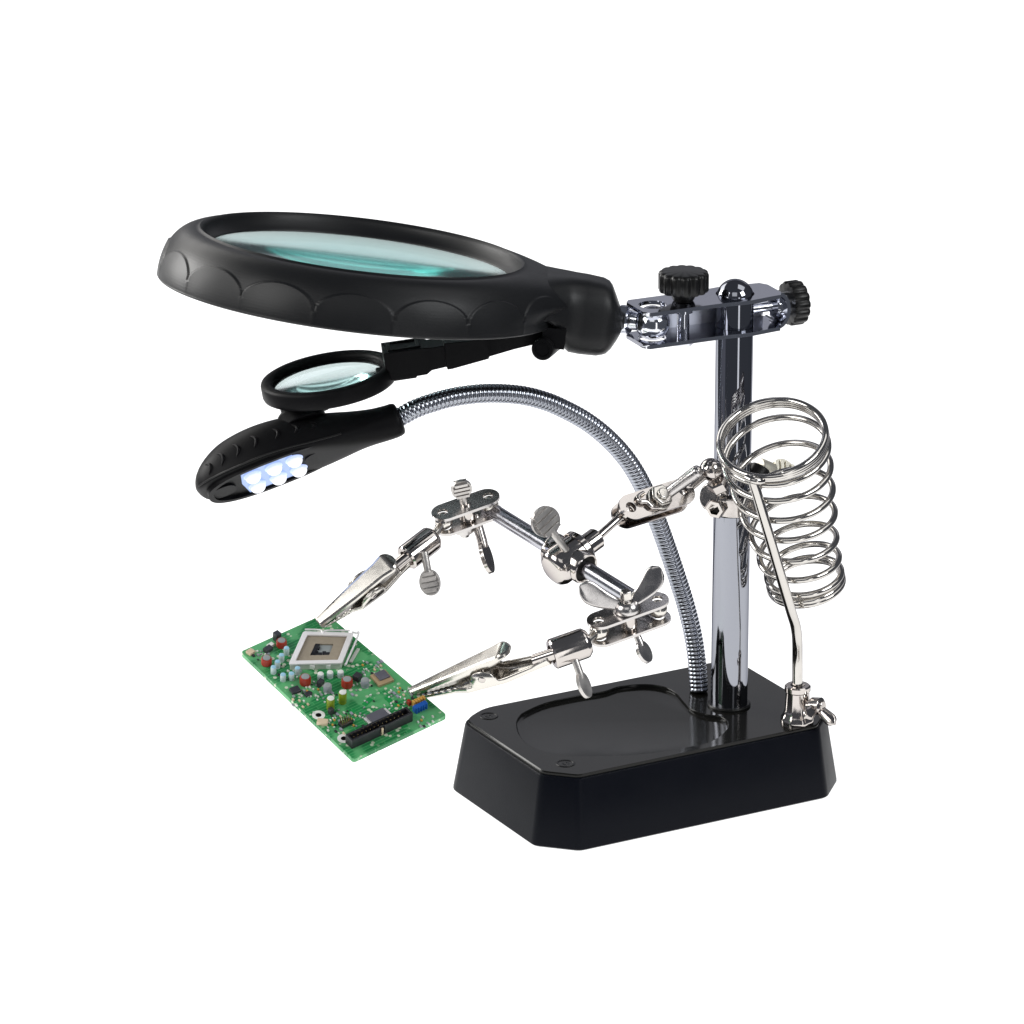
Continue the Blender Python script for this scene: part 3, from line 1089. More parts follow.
def clip(tip, rear, ref, mouth, wide, ku=0.8):
    """alligator clip: tip where the jaws meet, rear where the tail enters its holder; ref = up of the upper jaw"""
    x = (rear - tip).normalized()
    z = (ref - x * ref.dot(x)).normalized()
    y = z.cross(x)
    L = (rear - tip).length
    px_, pz = L * 0.52, 0.9

    def P(a, b, c_):
        return tip + x * a + y * b + z * c_

    def lerp(t, *k):
        for (t0, v0), (t1, v1) in zip(k, k[1:]):
            if t <= t1:
                return v0 + (v1 - v0) * max(0, t - t0) / (t1 - t0)
        return k[-1][1]
    # lower jaw: straight sheet channel with a round pivot ear on either side, its tail runs into the holder
    mb_ = MB()
    N = 160
    rl = []
    for i in range(N + 1):
        t = i / N
        a = t * L * 0.97
        w = lerp(t, (0, 1.3), (0.30, 2.3), (0.40, wide + .2), (0.66, wide + .2), (0.90, 2.2), (1, 2.0))
        bot = lerp(t, (0, -2.0), (0.2, -2.7), (0.7, -2.9), (1, -2.0))
        top = lerp(t, (0, -0.95), (0.36, -0.75), (0.70, -0.9), (0.88, -0.6), (1, 0.6))
        if t < 0.34:
            top += 0.3 * (abs((i % 8) - 4) / 4 - 0.5)
        dx = a - px_
        if abs(dx) < 4.2:
            top = max(top, pz + 0.2 + 2.6 * (math.sqrt(max(0, 1 - (dx / 4.2) ** 2)) * 1.45 - 0.45))
        top = max(top, bot + 0.9)
        rl.append([P(a, -w, top), P(a, -w, bot + .45), P(a, -w + .13, bot + .13), P(a, -w + .45, bot), P(a, w - .45, bot), P(a, w - .13, bot + .13), P(a, w, bot + .45), P(a, w, top)])
    for i in range(N):
        for k in range(7):
            mb_.add([rl[i][k], rl[i][k + 1], rl[i + 1][k + 1], rl[i + 1][k]], [(0, 1, 2, 3)])
    lower = obj('alligator_clip', weld(mb_), M['clip'], HH, solid=0.5, sharp=30)
    # upper jaw: flat topped sheet lever, folded walls, rounded thumb end
    mb_ = MB()
    LU = L * ku
    N = 160
    ru = []
    for i in range(N + 1):
        t = i / N
        a = -0.9 + t * (LU + 0.9)
        w = lerp(t, (0, 1.5), (0.45, 2.5), (0.80, wide - .5), (0.90, wide), (1, wide))
        topz = 1.25 + mouth * t
        wall = lerp(t, (0, 1.4), (0.25, 2.4), (0.55, 3.4), (0.80, 3.2), (0.92, 1.4), (1, 0.9))
        if t > 0.90:
            q = (t - 0.90) / 0.10
            w *= math.sqrt(max(0.10, 1 - q * q * 0.9))
            topz -= 0.9 * q * q
        lowz = topz - wall
        if t < 0.38:
            lowz += 0.3 * (abs((i % 8) - 4) / 4 - 0.5)
        cr = min(0.8, w * .5)
        ru.append([P(a, -w, lowz), P(a, -w, topz - cr), P(a, -w + cr * .3, topz - cr * .3), P(a, -w + cr, topz), P(a, 0, topz + .04), P(a, w - cr, topz), P(a, w - cr * .3, topz - cr * .3), P(a, w, topz - cr), P(a, w, lowz)])
    for i in range(N):
        for k in range(8):
            mb_.add([ru[i][k], ru[i][k + 1], ru[i + 1][k + 1], ru[i + 1][k]], [(0, 1, 2, 3)])
    mb_.add([ru[0][k] for k in range(1, 8)], [tuple(range(7))])
    mb_.add(ru[-1], [tuple(range(9))])
    obj('upper_jaw', weld(mb_), M['clip'], lower, solid=0.5, sharp=16)
    mb_ = MB()
    e = wide + 0.35
    mb_.lathe([(0.001, -e - .55), (0.8, -e - .5), (1.15, -e - .2), (1.15, e + .2), (0.8, e + .5), (0.001, e + .55)], P(px_, 0, pz), y, seg=24)
    obj('rivet', mb_, M['nickel'], lower)
    mb_ = MB()
    pts_ = []
    for i in range(61):
        a = 2 * PI * i / 12
        pts_.append(P(px_, -wide * .6 + wide * 1.2 * i / 60, pz) + x * 1.7 * math.cos(a) + z * 1.7 * math.sin(a))
    pts_ += [P(px_ + 4, wide * .5, -1.5), P(px_ + 9, wide * .3, -2.0)]
    mb_.tube(pts_, 0.32, seg=8)
    obj('jaw_spring', mb_, M['steel'], lower)
    mb_ = MB()
    mb_.cyl(P(L * 0.86, 0, -0.5), P(L + 1.5, 0, 0), 1.9, seg=28, ch=.3)
    obj('tail_barrel', mb_, M['nickel'], lower)
    return lower


def weld(m):
    """merge coincident vertices of an MB"""
    key, nv, mp = {}, [], []
    for p in m.v:
        k = (round(p.x, 4), round(p.y, 4), round(p.z, 4))
        if k not in key:
            key[k] = len(nv)
            nv.append(p)
        mp.append(key[k])
    out = MB()
    out.v = nv
    for f, s in zip(m.f, m.s):
        g = []
        for i in f:
            if mp[i] not in g:
                g.append(mp[i])
        if len(g) > 2:
            out.f.append(tuple(g))
            out.s.append(s)
    return out


clip(W(321, 622, -51), W(408, 557.5, -38.5), UP * .33 - RT * .24 - FWD * .88, 5.2, 3.4, 0.86)
clip(W(414, 692, -70), W(553, 654, -87), UP * .76 - RT * .3 - FWD * .63, 6.2, 3.6, 0.76)

# ------------------------------------------------------------------ coil holder for the iron
K = [(772.0, 437, -27, 16.2, 0.70), (776, 455, -24, 16.2, .68), (783, 485, -19, 15.0, .64), (790, 515, -13.5, 13.8, .60), (797, 547, -8, 12.4, .56), (803.5, 571, -4.5, 11.5, .54), (806.5, 585, -2.5, 11.4, .54)]
def kint(t):
    t = max(0, min(1, t)) * (len(K) - 1)
    i = min(len(K) - 2, int(t))
    f = t - i
    return [K[i][j] + (K[i + 1][j] - K[i][j]) * f for j in range(5)]


axis_dir = (W(806, 580, 6.5) - W(772, 437, -13.5)).normalized()
pts = []
TURNS_T, TURNS_M, TURNS_B = 2.6, 6.8, 1.9
tot = TURNS_T + TURNS_M + TURNS_B
NP = 72
i = 0
npts = int(tot * NP)
for i in range(npts + 1):
    u = i / NP
    if u < TURNS_T:
        s = 0.050 * u / TURNS_T
        re = 0
    elif u < TURNS_T + TURNS_M:
        s = 0.050 + 0.875 * (u - TURNS_T) / TURNS_M
    else:
        s = 0.925 + 0.075 * (u - TURNS_T - TURNS_M) / TURNS_B
    cx, cy, yy, r, ba_ = kint(s)
    cpt = W(cx, cy, yy)
    # coil plane: seen at ratio ba_ -> normal inclined to the view
    nb = math.asin(ba_)
    nproj = (RT * -0.23 + UP * 0.97).normalized()
    nrm = nproj * math.cos(nb) - FWD * math.sin(nb)
    a1 = nrm.cross(FWD).normalized()
    a2 = nrm.cross(a1)
    th = 2 * PI * u + 1.6
    pts.append(cpt + a1 * (r * math.cos(th)) + a2 * (r * math.sin(th)))
mb = MB()
mb.tube(pts, 1.02, seg=12)
mb.ball(pts[0], 1.02, seg=12)
mb.ball(pts[-1], 1.02, seg=12)
coil = obj('iron_coil', mb, M['wire'], HH)
fp = onz(797, 721, BASE_H)
FPZ = V((fp.x, fp.y, BASE_H))
rod_pts = [W(752.5, 479.5, -41.5), W(757, 494, -40), W(766, 525, -36.5), W(775, 556, -32), W(784, 587, -27.5), W(791, 611, -23.5), W(795.5, 626, -20), W(797.2, 640, -17.8), W(797.4, 660, FPZ.y), W(797.4, 684, FPZ.y), V((FPZ.x, FPZ.y, BASE_H + 2))]
mb = MB()
rp = smooth_open(rod_pts, 8)
mb.tube(rp, 1.62, seg=24)
mb.ball(rp[0], 1.62, seg=20)
rod = obj('coil_support_rod', mb, M['wire'], HH)
mb = MB()
hk = [W(746.5, 477.5, -41), W(752, 480.0, -42.2), W(758, 481.0, -42.2), W(762.5, 480.5, -41)]
mb.tube(smooth_open(hk, 6), 1.15, seg=16)
obj('coil_hook', mb, M['wire'], rod)
mb = MB()
mb.lathe([(5.3, 0.02), (5.3, 1.2), (4.6, 2.2), (4.0, 4.2), (3.7, 9.8), (4.05, 10.2), (4.05, 11.6), (3.6, 12.0), (2.3, 12.0), (1.7, 11.4)], FPZ, Z, seg=40,
         rf=lambda t, r, z: 1 - (0.06 * (0.5 - 0.5 * math.cos(8 * t)) if z < 9 else 0))
sock = obj('rod_socket', mb, M['nickel'], HH)
mb = MB()
so = FPZ + Z * 5.2
sdv = (W(818, 706, FPZ.y - 4) - so).normalized()
mb.cyl(so, so + sdv * 9.5, 1.6, seg=24, ch=.2)
mb.lathe([(2.4, 5.2), (2.7, 5.5), (2.7, 8.6), (2.2, 9.0), (0.001, 9.0)], so, sdv, seg=24)
obj('set_screw', mb, M['nickel'], sock)
mb = MB()
for tip in (W(835, 724, FPZ.y - 9), W(806, 717, FPZ.y - 12)):
    o_ = so + sdv * 6.8
    d = (tip - o_)
    L_ = d.length
    d.normalize()
    side = d.cross(-FWD).normalized()
    nz = side.cross(d)
    rings = []
    for i in range(12):
        t = i / 11
        w = 1.2 + 0.9 * math.sin(t * PI / 2)
        if t > .7:
            w *= math.sqrt(max(.02, 1 - ((t - .7) / .305) ** 2))
        rings.append([o_ + d * (L_ * t) + side * (w * math.cos(a)) + nz * (0.9 * math.sin(a)) for a in [2 * PI * k / 18 for k in range(18)]])
    mb.loft(rings)
obj('wing_nut', mb, M['nickel'], sock)

# ================================================================== circuit board
YA = -57.0
PA = W(240.5, 651.5, YA)
pv_ = RT * 36.6 + UP * -33.0 - FWD * 36.0
qv_ = RT * 28.1 + UP * 13.0 - FWD * -16.7
bn = qv_.cross(pv_).normalized()
if bn.dot(UP) < 0:
    bn = -bn
TH = 1.5
def bpx(px, py, h=0.0):
    return onplane(px, py, PA + bn * h, bn)


cs = [bpx(240.5, 651.5), bpx(326, 613), bpx(447, 715), bpx(353.5, 759.5)]
qx = ((cs[1] - cs[0]).normalized() + (cs[2] - cs[3]).normalized()).normalized()
py_ = bn.cross(qx)
if py_.dot(pv_) < 0:
    py_ = -py_
bcn = sum(cs, V((0, 0, 0))) / 4
brd = empty('circuit_board', bcn - bn * TH)
brd['label'] = 'small green circuit board held between the jaws of the alligator clips'
brd['category'] = 'circuit board'


def bl2(p):
    d = p - bcn
    return (d.dot(qx), d.dot(py_))


# frame for board: x = qx, y = by (so that x cross y = bn)
by = bn.cross(qx)
def rc_poly(pts, r=1.0, k=5):
    out = []
    n = len(pts)
    for i in range(n):
        p, q, s = V(pts[i - 1]), V(pts[i]), V(pts[(i + 1) % n])
        d1, d2 = (p - q).normalized() * r, (s - q).normalized() * r
        for j in range(k + 1):
            t = j / k
            out.append(tuple((q + d1) * (1 - t) ** 2 + q * 2 * t * (1 - t) + (q + d2) * t * t))
    return out


pc = [((p - bcn).dot(qx), (p - bcn).dot(by)) for p in cs]


def bmat():
    m = bpy.data.materials.new('green_soldermask')
    m.use_nodes = True
    nt = m.node_tree
    L = nt.links.new
    b = nt.nodes['Principled BSDF']
    b.inputs['Roughness'].default_value = 0.33
    tc = nt.nodes.new('ShaderNodeTexCoord')
    mp = nt.nodes.new('ShaderNodeMapping')
    # turn object space into board space
    e = Matrix((qx, by, bn)).to_euler()
    mp.inputs['Rotation'].default_value = e
    L(tc.outputs['Object'], mp.inputs['Vector'])
    no = nt.nodes.new('ShaderNodeTexNoise')
    no.inputs['Scale'].default_value = 95
    no.inputs['Detail'].default_value = 2
    L(mp.outputs[0], no.inputs['Vector'])
    # copper traces seen through the mask: brick-like fine lanes bent by noise
    br = nt.nodes.new('ShaderNodeTexBrick')
    br.inputs['Scale'].default_value = 330
    br.inputs['Mortar Size'].default_value = 0.035
    br.inputs['Brick Width'].default_value = 2.6
    br.inputs['Row Height'].default_value = 0.35
    br.inputs['Color1'].default_value = (0.012, 0.18, 0.05, 1)
    br.inputs['Color2'].default_value = (0.026, 0.27, 0.08, 1)
    br.inputs['Mortar'].default_value = (0.085, 0.40, 0.145, 1)
    L(mp.outputs[0], br.inputs['Vector'])
    ra = nt.nodes.new('ShaderNodeValToRGB')
    ra.color_ramp.elements[0].position = 0.47
    ra.color_ramp.elements[1].position = 0.53
    L(no.outputs['Fac'], ra.inputs['Fac'])
    mx = nt.nodes.new('ShaderNodeMix')
    mx.data_type = 'RGBA'
    L(ra.outputs[0], mx.inputs[0])
    L(br.outputs['Color'], mx.inputs[6])
    mx.inputs[7].default_value = (0.11, 0.42, 0.165, 1)
    # silk-screen and vias: small pale spots
    vo = nt.nodes.new('ShaderNodeTexVoronoi')
    vo.inputs['Scale'].default_value = 520
    L(mp.outputs[0], vo.inputs['Vector'])
    r2 = nt.nodes.new('ShaderNodeValToRGB')
    r2.color_ramp.elements[0].position = 0.26
    r2.color_ramp.elements[0].color = (1, 1, 1, 1)
    r2.color_ramp.elements[1].position = 0.33
    r2.color_ramp.elements[1].color = (0, 0, 0, 1)
    L(vo.outputs['Distance'], r2.inputs['Fac'])
    n3 = nt.nodes.new('ShaderNodeTexNoise')
    n3.inputs['Scale'].default_value = 140
    L(mp.outputs[0], n3.inputs['Vector'])
    r3 = nt.nodes.new('ShaderNodeValToRGB')
    r3.color_ramp.elements[0].position = 0.49
    r3.color_ramp.elements[1].position = 0.55
    L(n3.outputs['Fac'], r3.inputs['Fac'])
    mu = nt.nodes.new('ShaderNodeMath')
    mu.operation = 'MULTIPLY'
    L(r2.outputs[0], mu.inputs[0])
    L(r3.outputs[0], mu.inputs[1])
    m2 = nt.nodes.new('ShaderNodeMix')
    m2.data_type = 'RGBA'
    L(mu.outputs[0], m2.inputs[0])
    L(mx.outputs[2], m2.inputs[6])
    m2.inputs[7].default_value = (0.62, 0.68, 0.52, 1)
    L(m2.outputs[2], b.inputs['Base Color'])
    return m


mb = MB()
area = sum(pc[i][0] * pc[(i + 1) % 4][1] - pc[(i + 1) % 4][0] * pc[i][1] for i in range(4))
if area < 0:
    pc = pc[::-1]
mb.prism(rc_poly(pc, 1.2), bcn, qx, by, -TH, 0)
obj('board', mb, bmat(), brd, bevel=0.12)

G = {
    'red': mat('red_coil', (0.33, 0.028, 0.012), 0.35, var=0.4, vscale=300),
    'core': mat('grey_core', (0.30, 0.33, 0.33), 0.5),
    'can': mat('can_white', (0.52, 0.63, 0.64), 0.25, spec=0.5),
    'cantop': mat('can_top_blue', (0.35, 0.62, 0.78), 0.25),
    'green': mat('can_green', (0.22, 0.30, 0.015), 0.28),
    'white': mat('white_top', (0.80, 0.82, 0.78), 0.35),
    'grey': mat('grey_can', (0.33, 0.34, 0.40), 0.35),
    'chip': mat('black_chip', (0.035, 0.035, 0.042), 0.4),
    'chipgrey': mat('grey_chip', (0.115, 0.115, 0.14), 0.42, var=0.15, vscale=200),
    'tan': mat('tan_substrate', (0.42, 0.30, 0.17), 0.5),
    'sockpad': mat('socket_field', (0.34, 0.29, 0.22), 0.5, var=0.12, vscale=900),
    'silver': mat('silver_frame', (0.90, 0.88, 0.88), 0.32, metal=0.1),
    'beige': mat('beige_part', (0.68, 0.55, 0.38), 0.45),
    'pale': mat('pale_part', (0.62, 0.64, 0.58), 0.45),
    'idc': mat('black_connector', (0.016, 0.016, 0.020), 0.38),
    'gold': mat('gold_pin', (0.80, 0.62, 0.33), 0.25, metal=1.0),
    'blue': mat('blue_part', (0.012, 0.10, 0.42), 0.35),
    'orange': mat('orange_part', (0.62, 0.34, 0.07), 0.4),
    'brightgreen': mat('bright_green_pad', (0.015, 0.30, 0.07), 0.3),
    'mask': mat('pad_green', (0.16, 0.48, 0.21), 0.35),
}


def part(name, mb, mt, par=None, bevel=0.0, **k):
    return obj(name, mb, mt, par or brd, bevel=bevel, **k)


def block(name, px, py, sx, sy, h, mt, rot=0.0, par=None, z0=0.0, bevel=0.1):
    c = bpx(px, py)
    a = math.radians(rot)
    ux, uy = qx * math.cos(a) + by * math.sin(a), by * math.cos(a) - qx * math.sin(a)
    mb = MB()
    mb.box(c + bn * (z0 + h / 2), ux, uy, bn, sx, sy, h)
    return part(name, mb, mt, par, bevel=bevel)


def can(name, px, py, r, h, mt, topm, topname='can_top'):
    c = bpx(px, py)
    mb = MB()
    mb.lathe([(r * .96, 0), (r, .2), (r, h * .12), (r * .93, h * .2), (r, h * .28), (r, h - .25), (r * .86, h)], c, bn, seg=24)
    o = part(name, mb, mt)
    mb = MB()
    mb.lathe([(r * .9, h - .12), (r * .88, h + .05), (r * .8, h + .09), (0.001, h + .09)], c, bn, seg=24)
    part(topname, mb, topm, o)
    return o


# processor socket, turned on the board
so_ = bpx(322.5, 652)
mid = lambda p, q: (p + q) / 2
c4 = [bpx(303.5, 631, 2.6), bpx(354.0, 632.5, 2.6), bpx(342, 663, 2.6), bpx(288.5, 664, 2.6)]
sc_ = sum(c4, V((0, 0, 0))) / 4
s1 = ((c4[1] - c4[0]).normalized() + (c4[2] - c4[3]).normalized()).normalized()
s2 = ((c4[3] - c4[0]).normalized() + (c4[2] - c4[1]).normalized())
s1 = (s1 - bn * s1.dot(bn)).normalized()
s2n = bn.cross(s1)
def sq(p):
    d = p - sc_
    return (d.dot(s1), d.dot(s2n))
q4 = [sq(p) for p in c4]
ar = sum(q4[i][0] * q4[(i + 1) % 4][1] - q4[(i + 1) % 4][0] * q4[i][1] for i in range(4))
if ar < 0:
    q4 = q4[::-1]
sclp = lambda pts, k: [(p[0] * k, p[1] * k) for p in pts]
mb = MB()
mb.prism(rc_poly(sclp(q4, .97), .6), sc_, s1, s2n, -2.6, -1.4)
mb.prism(rc_poly(sclp(q4, .97), .6), sc_, s1, s2n, -1.4, -0.62, [rc_poly(sclp(q4, .82), .3)])
sockt = part('processor_socket', mb, G['pale'], bevel=.15)
mb = MB()
mb.prism(rc_poly(q4, .9), sc_, s1, s2n, -0.55, 0.0, [rc_poly(sclp(q4, .79), .3)])
part('load_frame', mb, G['silver'], sockt, bevel=.18)
mb = MB()
hole = [(q4[i][0] * .36, q4[i][1] * .36) for i in range(4)]
mb.prism(rc_poly(sclp(q4, .81), .3), sc_, s1, s2n, -1.35, -0.75, [rc_poly(hole, .2)])
part('contact_field', mb, G['sockpad'], sockt)
mb = MB()
mb.prism(sclp(q4, .38), sc_, s1, s2n, -1.9, -1.38)
part('centre_well', mb, G['core'], sockt)
for i0 in (0, 3):  # dark boxes stand in for the shade along two walls of the well
    pa_, pb_ = V(hole[i0]), V(hole[(i0 + 1) % 4])
    inn = -(pa_ + pb_).normalized()
    for j in range(5):
        pc_ = pa_.lerp(pb_, (j + .5) / 5) + inn * (0.75 + .25 * (j % 2))
        ee = (pb_ - pa_).normalized()
        mb = MB()
        mb.box(sc_ + s1 * pc_.x + s2n * pc_.y - bn * 1.1, s1 * ee.x + s2n * ee.y, bn.cross(s1 * ee.x + s2n * ee.y), bn, (pb_ - pa_).length / 5 * .96, 1.3 + .5 * (j % 2), .5)
        part('well_shade_bar', mb, G['idc'], sockt)
mb = MB()
e0, e1 = sc_ + s1 * q4[1][0] * 0 , None
tr = [bpx(358.5, 634.5, 1.6), bpx(346.5, 662.5, 1.6)]
mb.tube(smooth_open([bpx(345, 664, 0.6), tr[1], tr[0], bpx(356, 633, 1.9), bpx(352, 632, 2.2)], 5), 0.32, seg=10)
part('load_lever', mb, G['silver'], sockt)
mb = MB()
mb.tube(smooth_open([bpx(305, 629.5, 2.0), bpx(320, 630, 2.4), bpx(323, 633, 2.6), bpx(327, 630.5, 2.4), bpx(350, 630.5, 2.2)], 5), 0.3, seg=10)
part('hinge_wire', mb, G['silver'], sockt)
for (px, py) in ((297, 667), (313, 668), (329, 667.5), (340, 666)):
    block('latch_tab', px, py, 2.2, 1.4, 1.5, G['silver'], 35, sockt, z0=0.3)

for (px, py, r, h) in ((266.5, 664.0, 1.55, 2.5), (281.5, 646, 1.55, 2.3), (305.2, 683.5, 1.65, 2.8), (347, 686, 1.65, 2.8)):
    c = bpx(px, py)
    mb = MB()
    mb.lathe([(r * .95, 0), (r, .2)] + [(r * (1 + .05 * (i % 2)), .3 + (h - .6) * i / 10) for i in range(11)] + [(r, h - .2), (r * .9, h), (r * .35, h)], c, bn, seg=24)
    o = part('choke_coil', mb, G['red'])
    mb = MB()
    mb.lathe([(r * .75, h - .1), (r * .75, h + .12), (r * .3, h + .2), (0.001, h + .2)], c, bn, seg=20)
    part('coil_core', mb, G['core'], o)
for (px, py) in ((286.5, 654), (281.5, 661), (277.5, 667.5), (273.5, 673), (283, 680.5), (291.5, 679.5), (297.5, 674)):
    can('capacitor_can', px, py, 0.88, 2.5, G['can'], G['cantop'])
for (px, py) in ((320.5, 678.5), (330, 677), (340.5, 676.5)):
    can('capacitor_can', px, py, 1.0, 2.0, G['can'], G['white'])
for (px, py) in ((330.5, 708.5), (342.5, 702.5)):
    can('green_capacitor', px, py, 1.2, 4.2, G['green'], G['white'])
for (px, py) in ((327.5, 691.5), (365.0, 686)):
    can('grey_capacitor', px, py, 1.25, 2.6, G['grey'], G['core'])
block('transistor', 277, 640, 1.9, 1.9, 3.0, G['chip'], 5)
block('transistor', 268, 651, 2.6, 1.8, 1.4, G['chip'], 10)
block('transistor', 270.5, 646.5, 2.2, 1.4, 0.9, G['white'], 10)
block('transistor', 357.5, 679.5, 2.2, 2.2, 2.0, G['chip'], 20)
block('transistor', 320.5, 684.5, 2.0, 1.6, 1.6, G['chip'], 20)
block('small_chip', 295, 691.3, 2.9, 2.5, 0.9, G['chip'], -8)
block('small_chip', 308, 695.2, 2.0, 1.6, 0.9, G['chip'], 0)
block('small_chip', 331, 713.5, 1.4, 1.4, 2.0, G['chip'], 0)
block('jack', 250.5, 653.2, 2.2, 2.0, 0.9, G['beige'], 10)
block('jack', 322.5, 723.5, 3.2, 2.0, 1.2, G['beige'], -45)
for (px, py) in ((318.5, 715.2), (343.8, 738.6), (360, 741)):
    c = bpx(px, py)
    if px == 360:
        continue
    mb = MB()
    mb.lathe([(0.9, 0.02), (0.9, .12), (1.95, .12), (1.95, .02)], c, bn, seg=28)
    o = part('screw_hole', mb, G['white'])
    mb = MB()
    mb.lathe([(0.9, 0.03), (0.001, .03)], c, bn, seg=20)
    part('hole_shadow', mb, M['dark'], o)
# ball grid chip with bare die
o = block('grid_chip', 382, 679.5, 5.3, 5.3, 0.9, G['tan'], -4)
block('die', 382, 678.0, 3.5, 3.5, 0.5, G['chipgrey'], -4, o, z0=0.9)
# flat chip with silver leads
o = block('flat_chip', 378, 717.5, 6.0, 3.9, 1.0, G['chipgrey'], 0)
for s in (-1, 1):
    c = bpx(378, 717.5) + qx * (3.5 * s)
    mb = MB()
    for k in range(9):
        mb.box(c + by * ((k - 4) * .42) + bn * .25, qx, by, bn, 1.1, .24, .4)
    part('lead_row', mb, G['silver'], o)
# ribbon connector
ia, ib = bpx(348.5, 746), bpx(409.5, 718)
ix = (ib - ia).normalized()
iy = bn.cross(ix)
ic = (ia + ib) / 2
IL = (ib - ia).length
mb = MB()
hl = IL / 2
mb.prism([(-hl, -1.7), (-.8, -1.7), (-.8, -1.1), (.8, -1.1), (.8, -1.7), (hl, -1.7), (hl, 1.7), (-hl, 1.7)], ic, ix, iy, 0.5, 3.4, [[(-hl + .6, -1.0), (hl - .6, -1.0), (hl - .6, 1.1), (-hl + .6, 1.1)]])
mb.box(ic + bn * .4, ix, iy, bn, IL, 3.4, .8)
con = part('ribbon_connector', mb, G['idc'], bevel=.12)
for k in range(13):
    for s in (-.5, .5):
        mb = MB()
        mb.box(ic + ix * ((k - 6) * (IL - 3) / 13) + iy * s + bn * 1.5, ix, iy, bn, .3, .3, 1.6)
        part('pin', mb, G['gold'], con)
mb = MB()
mb.box(ic - iy * 1.55 + bn * 1.4, ix, iy, bn, .7, .5, 2.6)
part('key_tab', mb, G['beige'], con, bevel=.08)
# pin header
o = block('pin_header', 345.5, 724.5, 4.0, 2.2, 1.2, G['idc'], 0)
for k in range(5):
    for s in (-1, 1):
        c = bpx(345.5, 724.5) + qx * ((k - 2) * .75) + by * (s * .5) + bn * 2.0
        mb = MB()
        mb.box(c, qx, by, bn, .26, .26, 1.8)
        part('pin', mb, G['gold'], o)
# blue connector with orange terminals
o = block('terminal_block', 420, 709.5, 4.6, 1.5, 2.1, G['blue'], 0)
for k in range(5):
    c = bpx(418.5, 704.5) + qx * ((k - 2) * .9)
    mb = MB()
    mb.box(c + bn * 1.15, qx, by, bn, .62, 1.3, 2.3)
    part('terminal', mb, G['orange'], o, bevel=.08)
    mb = MB()
    mb.cyl(bpx(420, 709.5) + qx * ((k - 2) * .9) - by * .8, bpx(420, 709.5) + qx * ((k - 2) * .9) - by * .8 + bn * 2.2, .32, seg=12)
    part('rib', mb, G['blue'], o)
block('terminal_cap', 409, 704.5, 1.0, 1.4, 1.6, G['red'], 0)
# bare solder-mask areas
for (px, py, sx, sy, rt) in ((367.5, 702, 3.6, 1.6, 20), (388.5, 699.5, 1.5, 2.6, 0), (352, 712, 2.6, 1.2, 10), (404, 726, 2.0, 1.6, 0), (398, 705, 1.6, 1.4, 0)):
    block('solder_pad', px, py, sx, sy, 0.12, G['brightgreen'], rt, bevel=0)
va, vb = bpx(350.5, 663), bpx(358.5, 649.5)
vx = (vb - va).normalized()
mb = MB()
mb.box((va + vb) / 2 + bn * .3, vx, bn.cross(vx), bn, (vb - va).length, 1.0, .5)
part('slot_strip', mb, G['pale'], bevel=.08)
# small surface parts
random.seed(21)
kinds = [(G['beige'], .9, .5), (G['pale'], .8, .45), (G['chip'], .9, .6), (G['white'], .7, .4), (G['grey'], 1.2, .7), (G['core'], 1.0, .6), (G['orange'], .7, .45)]
protos = []
for mt, a, b in kinds:
    mb = MB()
    mb.box(bcn, qx, by, bn, a, b, .45)
    o = part('surface_component', mb, mt)
    protos.append(o)
regions = [((356, 690), 16, 7), ((396, 700), 9, 10), ((405, 697), 8, 9), ((341, 717), 12, 6), ((360, 722), 9, 9), ((310, 690), 9, 8), ((300, 702), 8, 6), ((262, 655), 10, 6), ((372, 668), 10, 8), ((336, 730), 9, 5), ((330, 697), 13, 6), ((425, 722), 8, 5), ((290, 672), 12, 8)]
spots = []
tries = 0
while len(spots) < 92 and tries < 4000:
    tries += 1
    (cx, cy), a, b = random.choice(regions)
    x, y_ = cx + random.uniform(-a, a), cy + random.uniform(-b, b)
    if all((x - u) ** 2 + (y_ - v) ** 2 > 9 for u, v in spots):
        spots.append((x, y_))
pw = WORLD[brd.name]


def scatter(spots, protos):
    for i, (x, y_) in enumerate(spots):
        p = protos[i % len(protos)]
        if i < len(protos):
            o = p
        else:
            o = p.copy()
            COL.objects.link(o)
        c = bpx(x, y_) + bn * .22
        o.location = (c - pw) * MM
        if random.random() < .5:
            o.rotation_euler = Matrix.Rotation(PI / 2, 4, bn).to_euler()


scatter(spots, protos)
protos2 = []
for mt, a, b in ((G['white'], .55, .35), (G['chip'], .5, .35), (G['pale'], .7, .3), (G['silver'], .45, .45), (G['core'], .6, .4)):
    mb = MB()
    mb.box(bcn, qx, by, bn, a, b, .35)
    protos2.append(part('tiny_resistor', mb, mt))
regions2 = regions + [((350, 690), 22, 12), ((385, 705), 22, 12), ((330, 715), 18, 10)]
spots2 = []
tries = 0
while len(spots2) < 96 and tries < 6000:
    tries += 1
    (cx, cy), a, b = random.choice(regions2)
    x, y_ = cx + random.uniform(-a, a), cy + random.uniform(-b, b)
    if all((x - u) ** 2 + (y_ - v) ** 2 > 5 for u, v in spots2 + spots):
        spots2.append((x, y_))
scatter(spots2, protos2)

# ================================================================== light
w = bpy.data.worlds.new('World')
sc.world = w
w.use_nodes = True
bg = w.node_tree.nodes['Background']
bg.inputs[0].default_value = (0.80, 0.86, 1.0, 1)
bg.inputs[1].default_value = 0.10


def area(name, loc, target, sx, sy, power, col=(1, 1, 1)):
    d = bpy.data.lights.new(name, 'AREA')
    d.shape = 'RECTANGLE'
    d.size, d.size_y = sx * MM, sy * MM
    d.energy = power
    d.color = col
    o = bpy.data.objects.new(name, d)
    COL.objects.link(o)
    o.location = V(loc) * MM
    o.rotation_euler = (V(target) - V(loc)).to_track_quat('-Z', 'Y').to_euler()
    o['kind'] = 'helper'
    return o



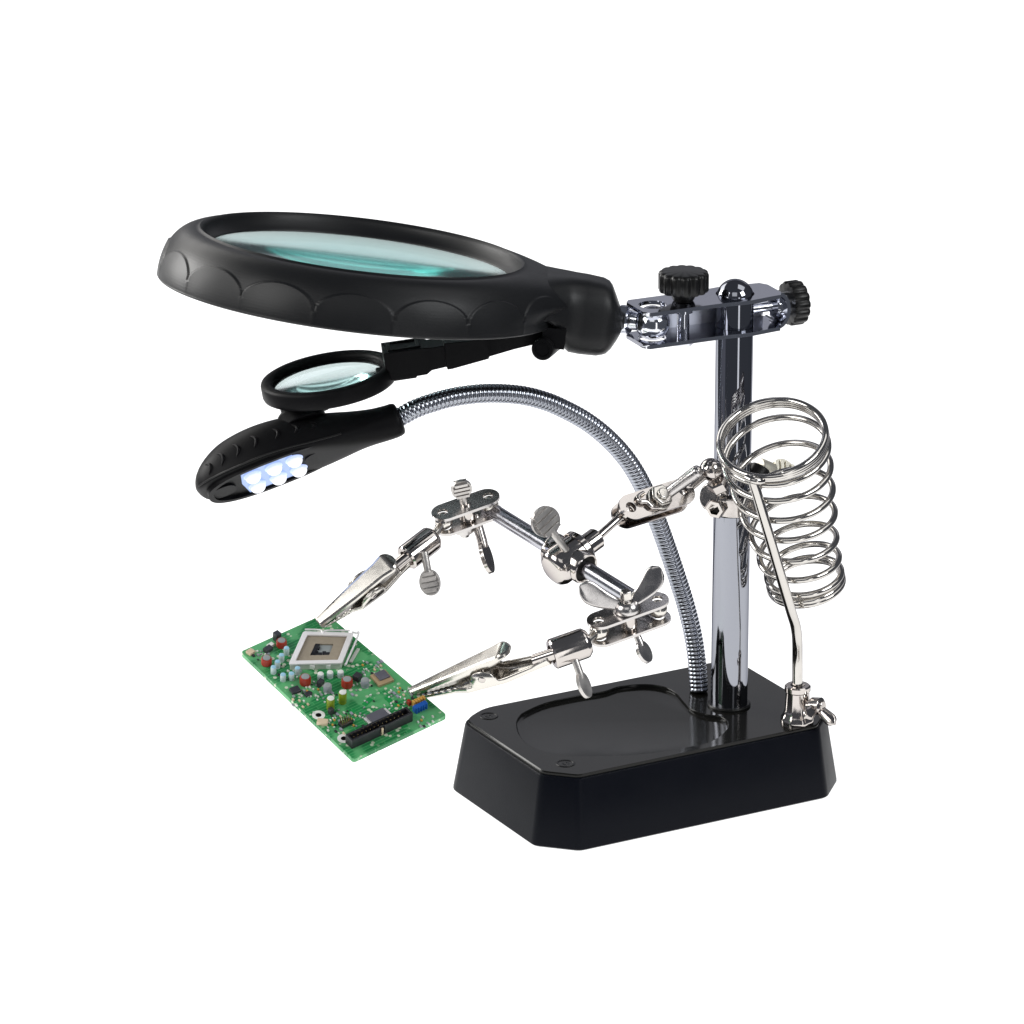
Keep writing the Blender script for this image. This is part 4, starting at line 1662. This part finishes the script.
def softbox(name, loc, target, sx, sy, radiance, col=(1, 1, 1)):
    area(name, loc, target, sx, sy, radiance * PI * sx * sy * 1e-6, col)


softbox('left_softbox', (-640, -400, 520), (-60, 0, 120), 420, 500, 5.0, (1.0, 0.99, 0.97))
softbox('left_rim_softbox', (-780, 330, 330), (-90, 0, 160), 420, 380, 10.0, (1.0, 0.99, 0.97))
softbox('window_softbox', (610, -380, 560), (40, 0, 100), 330, 330, 7.5, (0.97, 0.99, 1.0))
softbox('top_fill', (430, 0, 780), (20, 0, 80), 420, 420, 1.35)  # unseen panel added for a bright reflection on the link plate
softbox('high_back_fill', (-380, 300, 400), (-30, -60, 65), 460, 250, 2.8, (1.0, 0.98, 0.94))  # added out of view to brighten the clip jaws and the board
softbox('back_fill', (0, 950, 470), (0, 0, 90), 1300, 380, 0.45, (0.94, 0.94, 1.0))  # unseen panel added to give upward plates a grey reflection
softbox('front_fill', (-60, -1250, 1040), (0, -40, 90), 800, 640, 0.9)  # added above the camera so flats facing it reflect grey
softbox('strip_fill', (430, -830, -40), (60, 0, 40), 150, 900, 1.6)  # added out of view for the upright streak mirrored in the column
softbox('low_left_fill', (-700, -260, -160), (40, 0, 60), 420, 560, 0.13, (0.85, 0.85, 1.0))  # dim lilac panel added for the band on the column's left side

# ================================================================== camera
cd = bpy.data.cameras.new('Camera')
cam = bpy.data.objects.new('Camera', cd)
COL.objects.link(cam)
cd.sensor_width = 36
cd.lens = 36 * KPX / 1024
cd.clip_start = 0.05
cd.clip_end = 20
cam.location = CAM * MM
cam.rotation_euler = (PI / 2 - ELEV, 0, 0)
sc.camera = cam
sc.view_settings.view_transform = 'Standard'
sc.view_settings.look = 'None'
sc.view_settings.exposure = 0
sc.view_settings.gamma = 1
sc.view_settings.use_curve_mapping = False
sc.render.engine = 'CYCLES'
sc.cycles.use_denoising = True
sc.cycles.denoising_prefilter = 'ACCURATE'
sc.cycles.max_bounces = 14
sc.cycles.transmission_bounces = 12
sc.cycles.glossy_bounces = 8
sc.cycles.caustics_reflective = False
sc.cycles.caustics_refractive = False
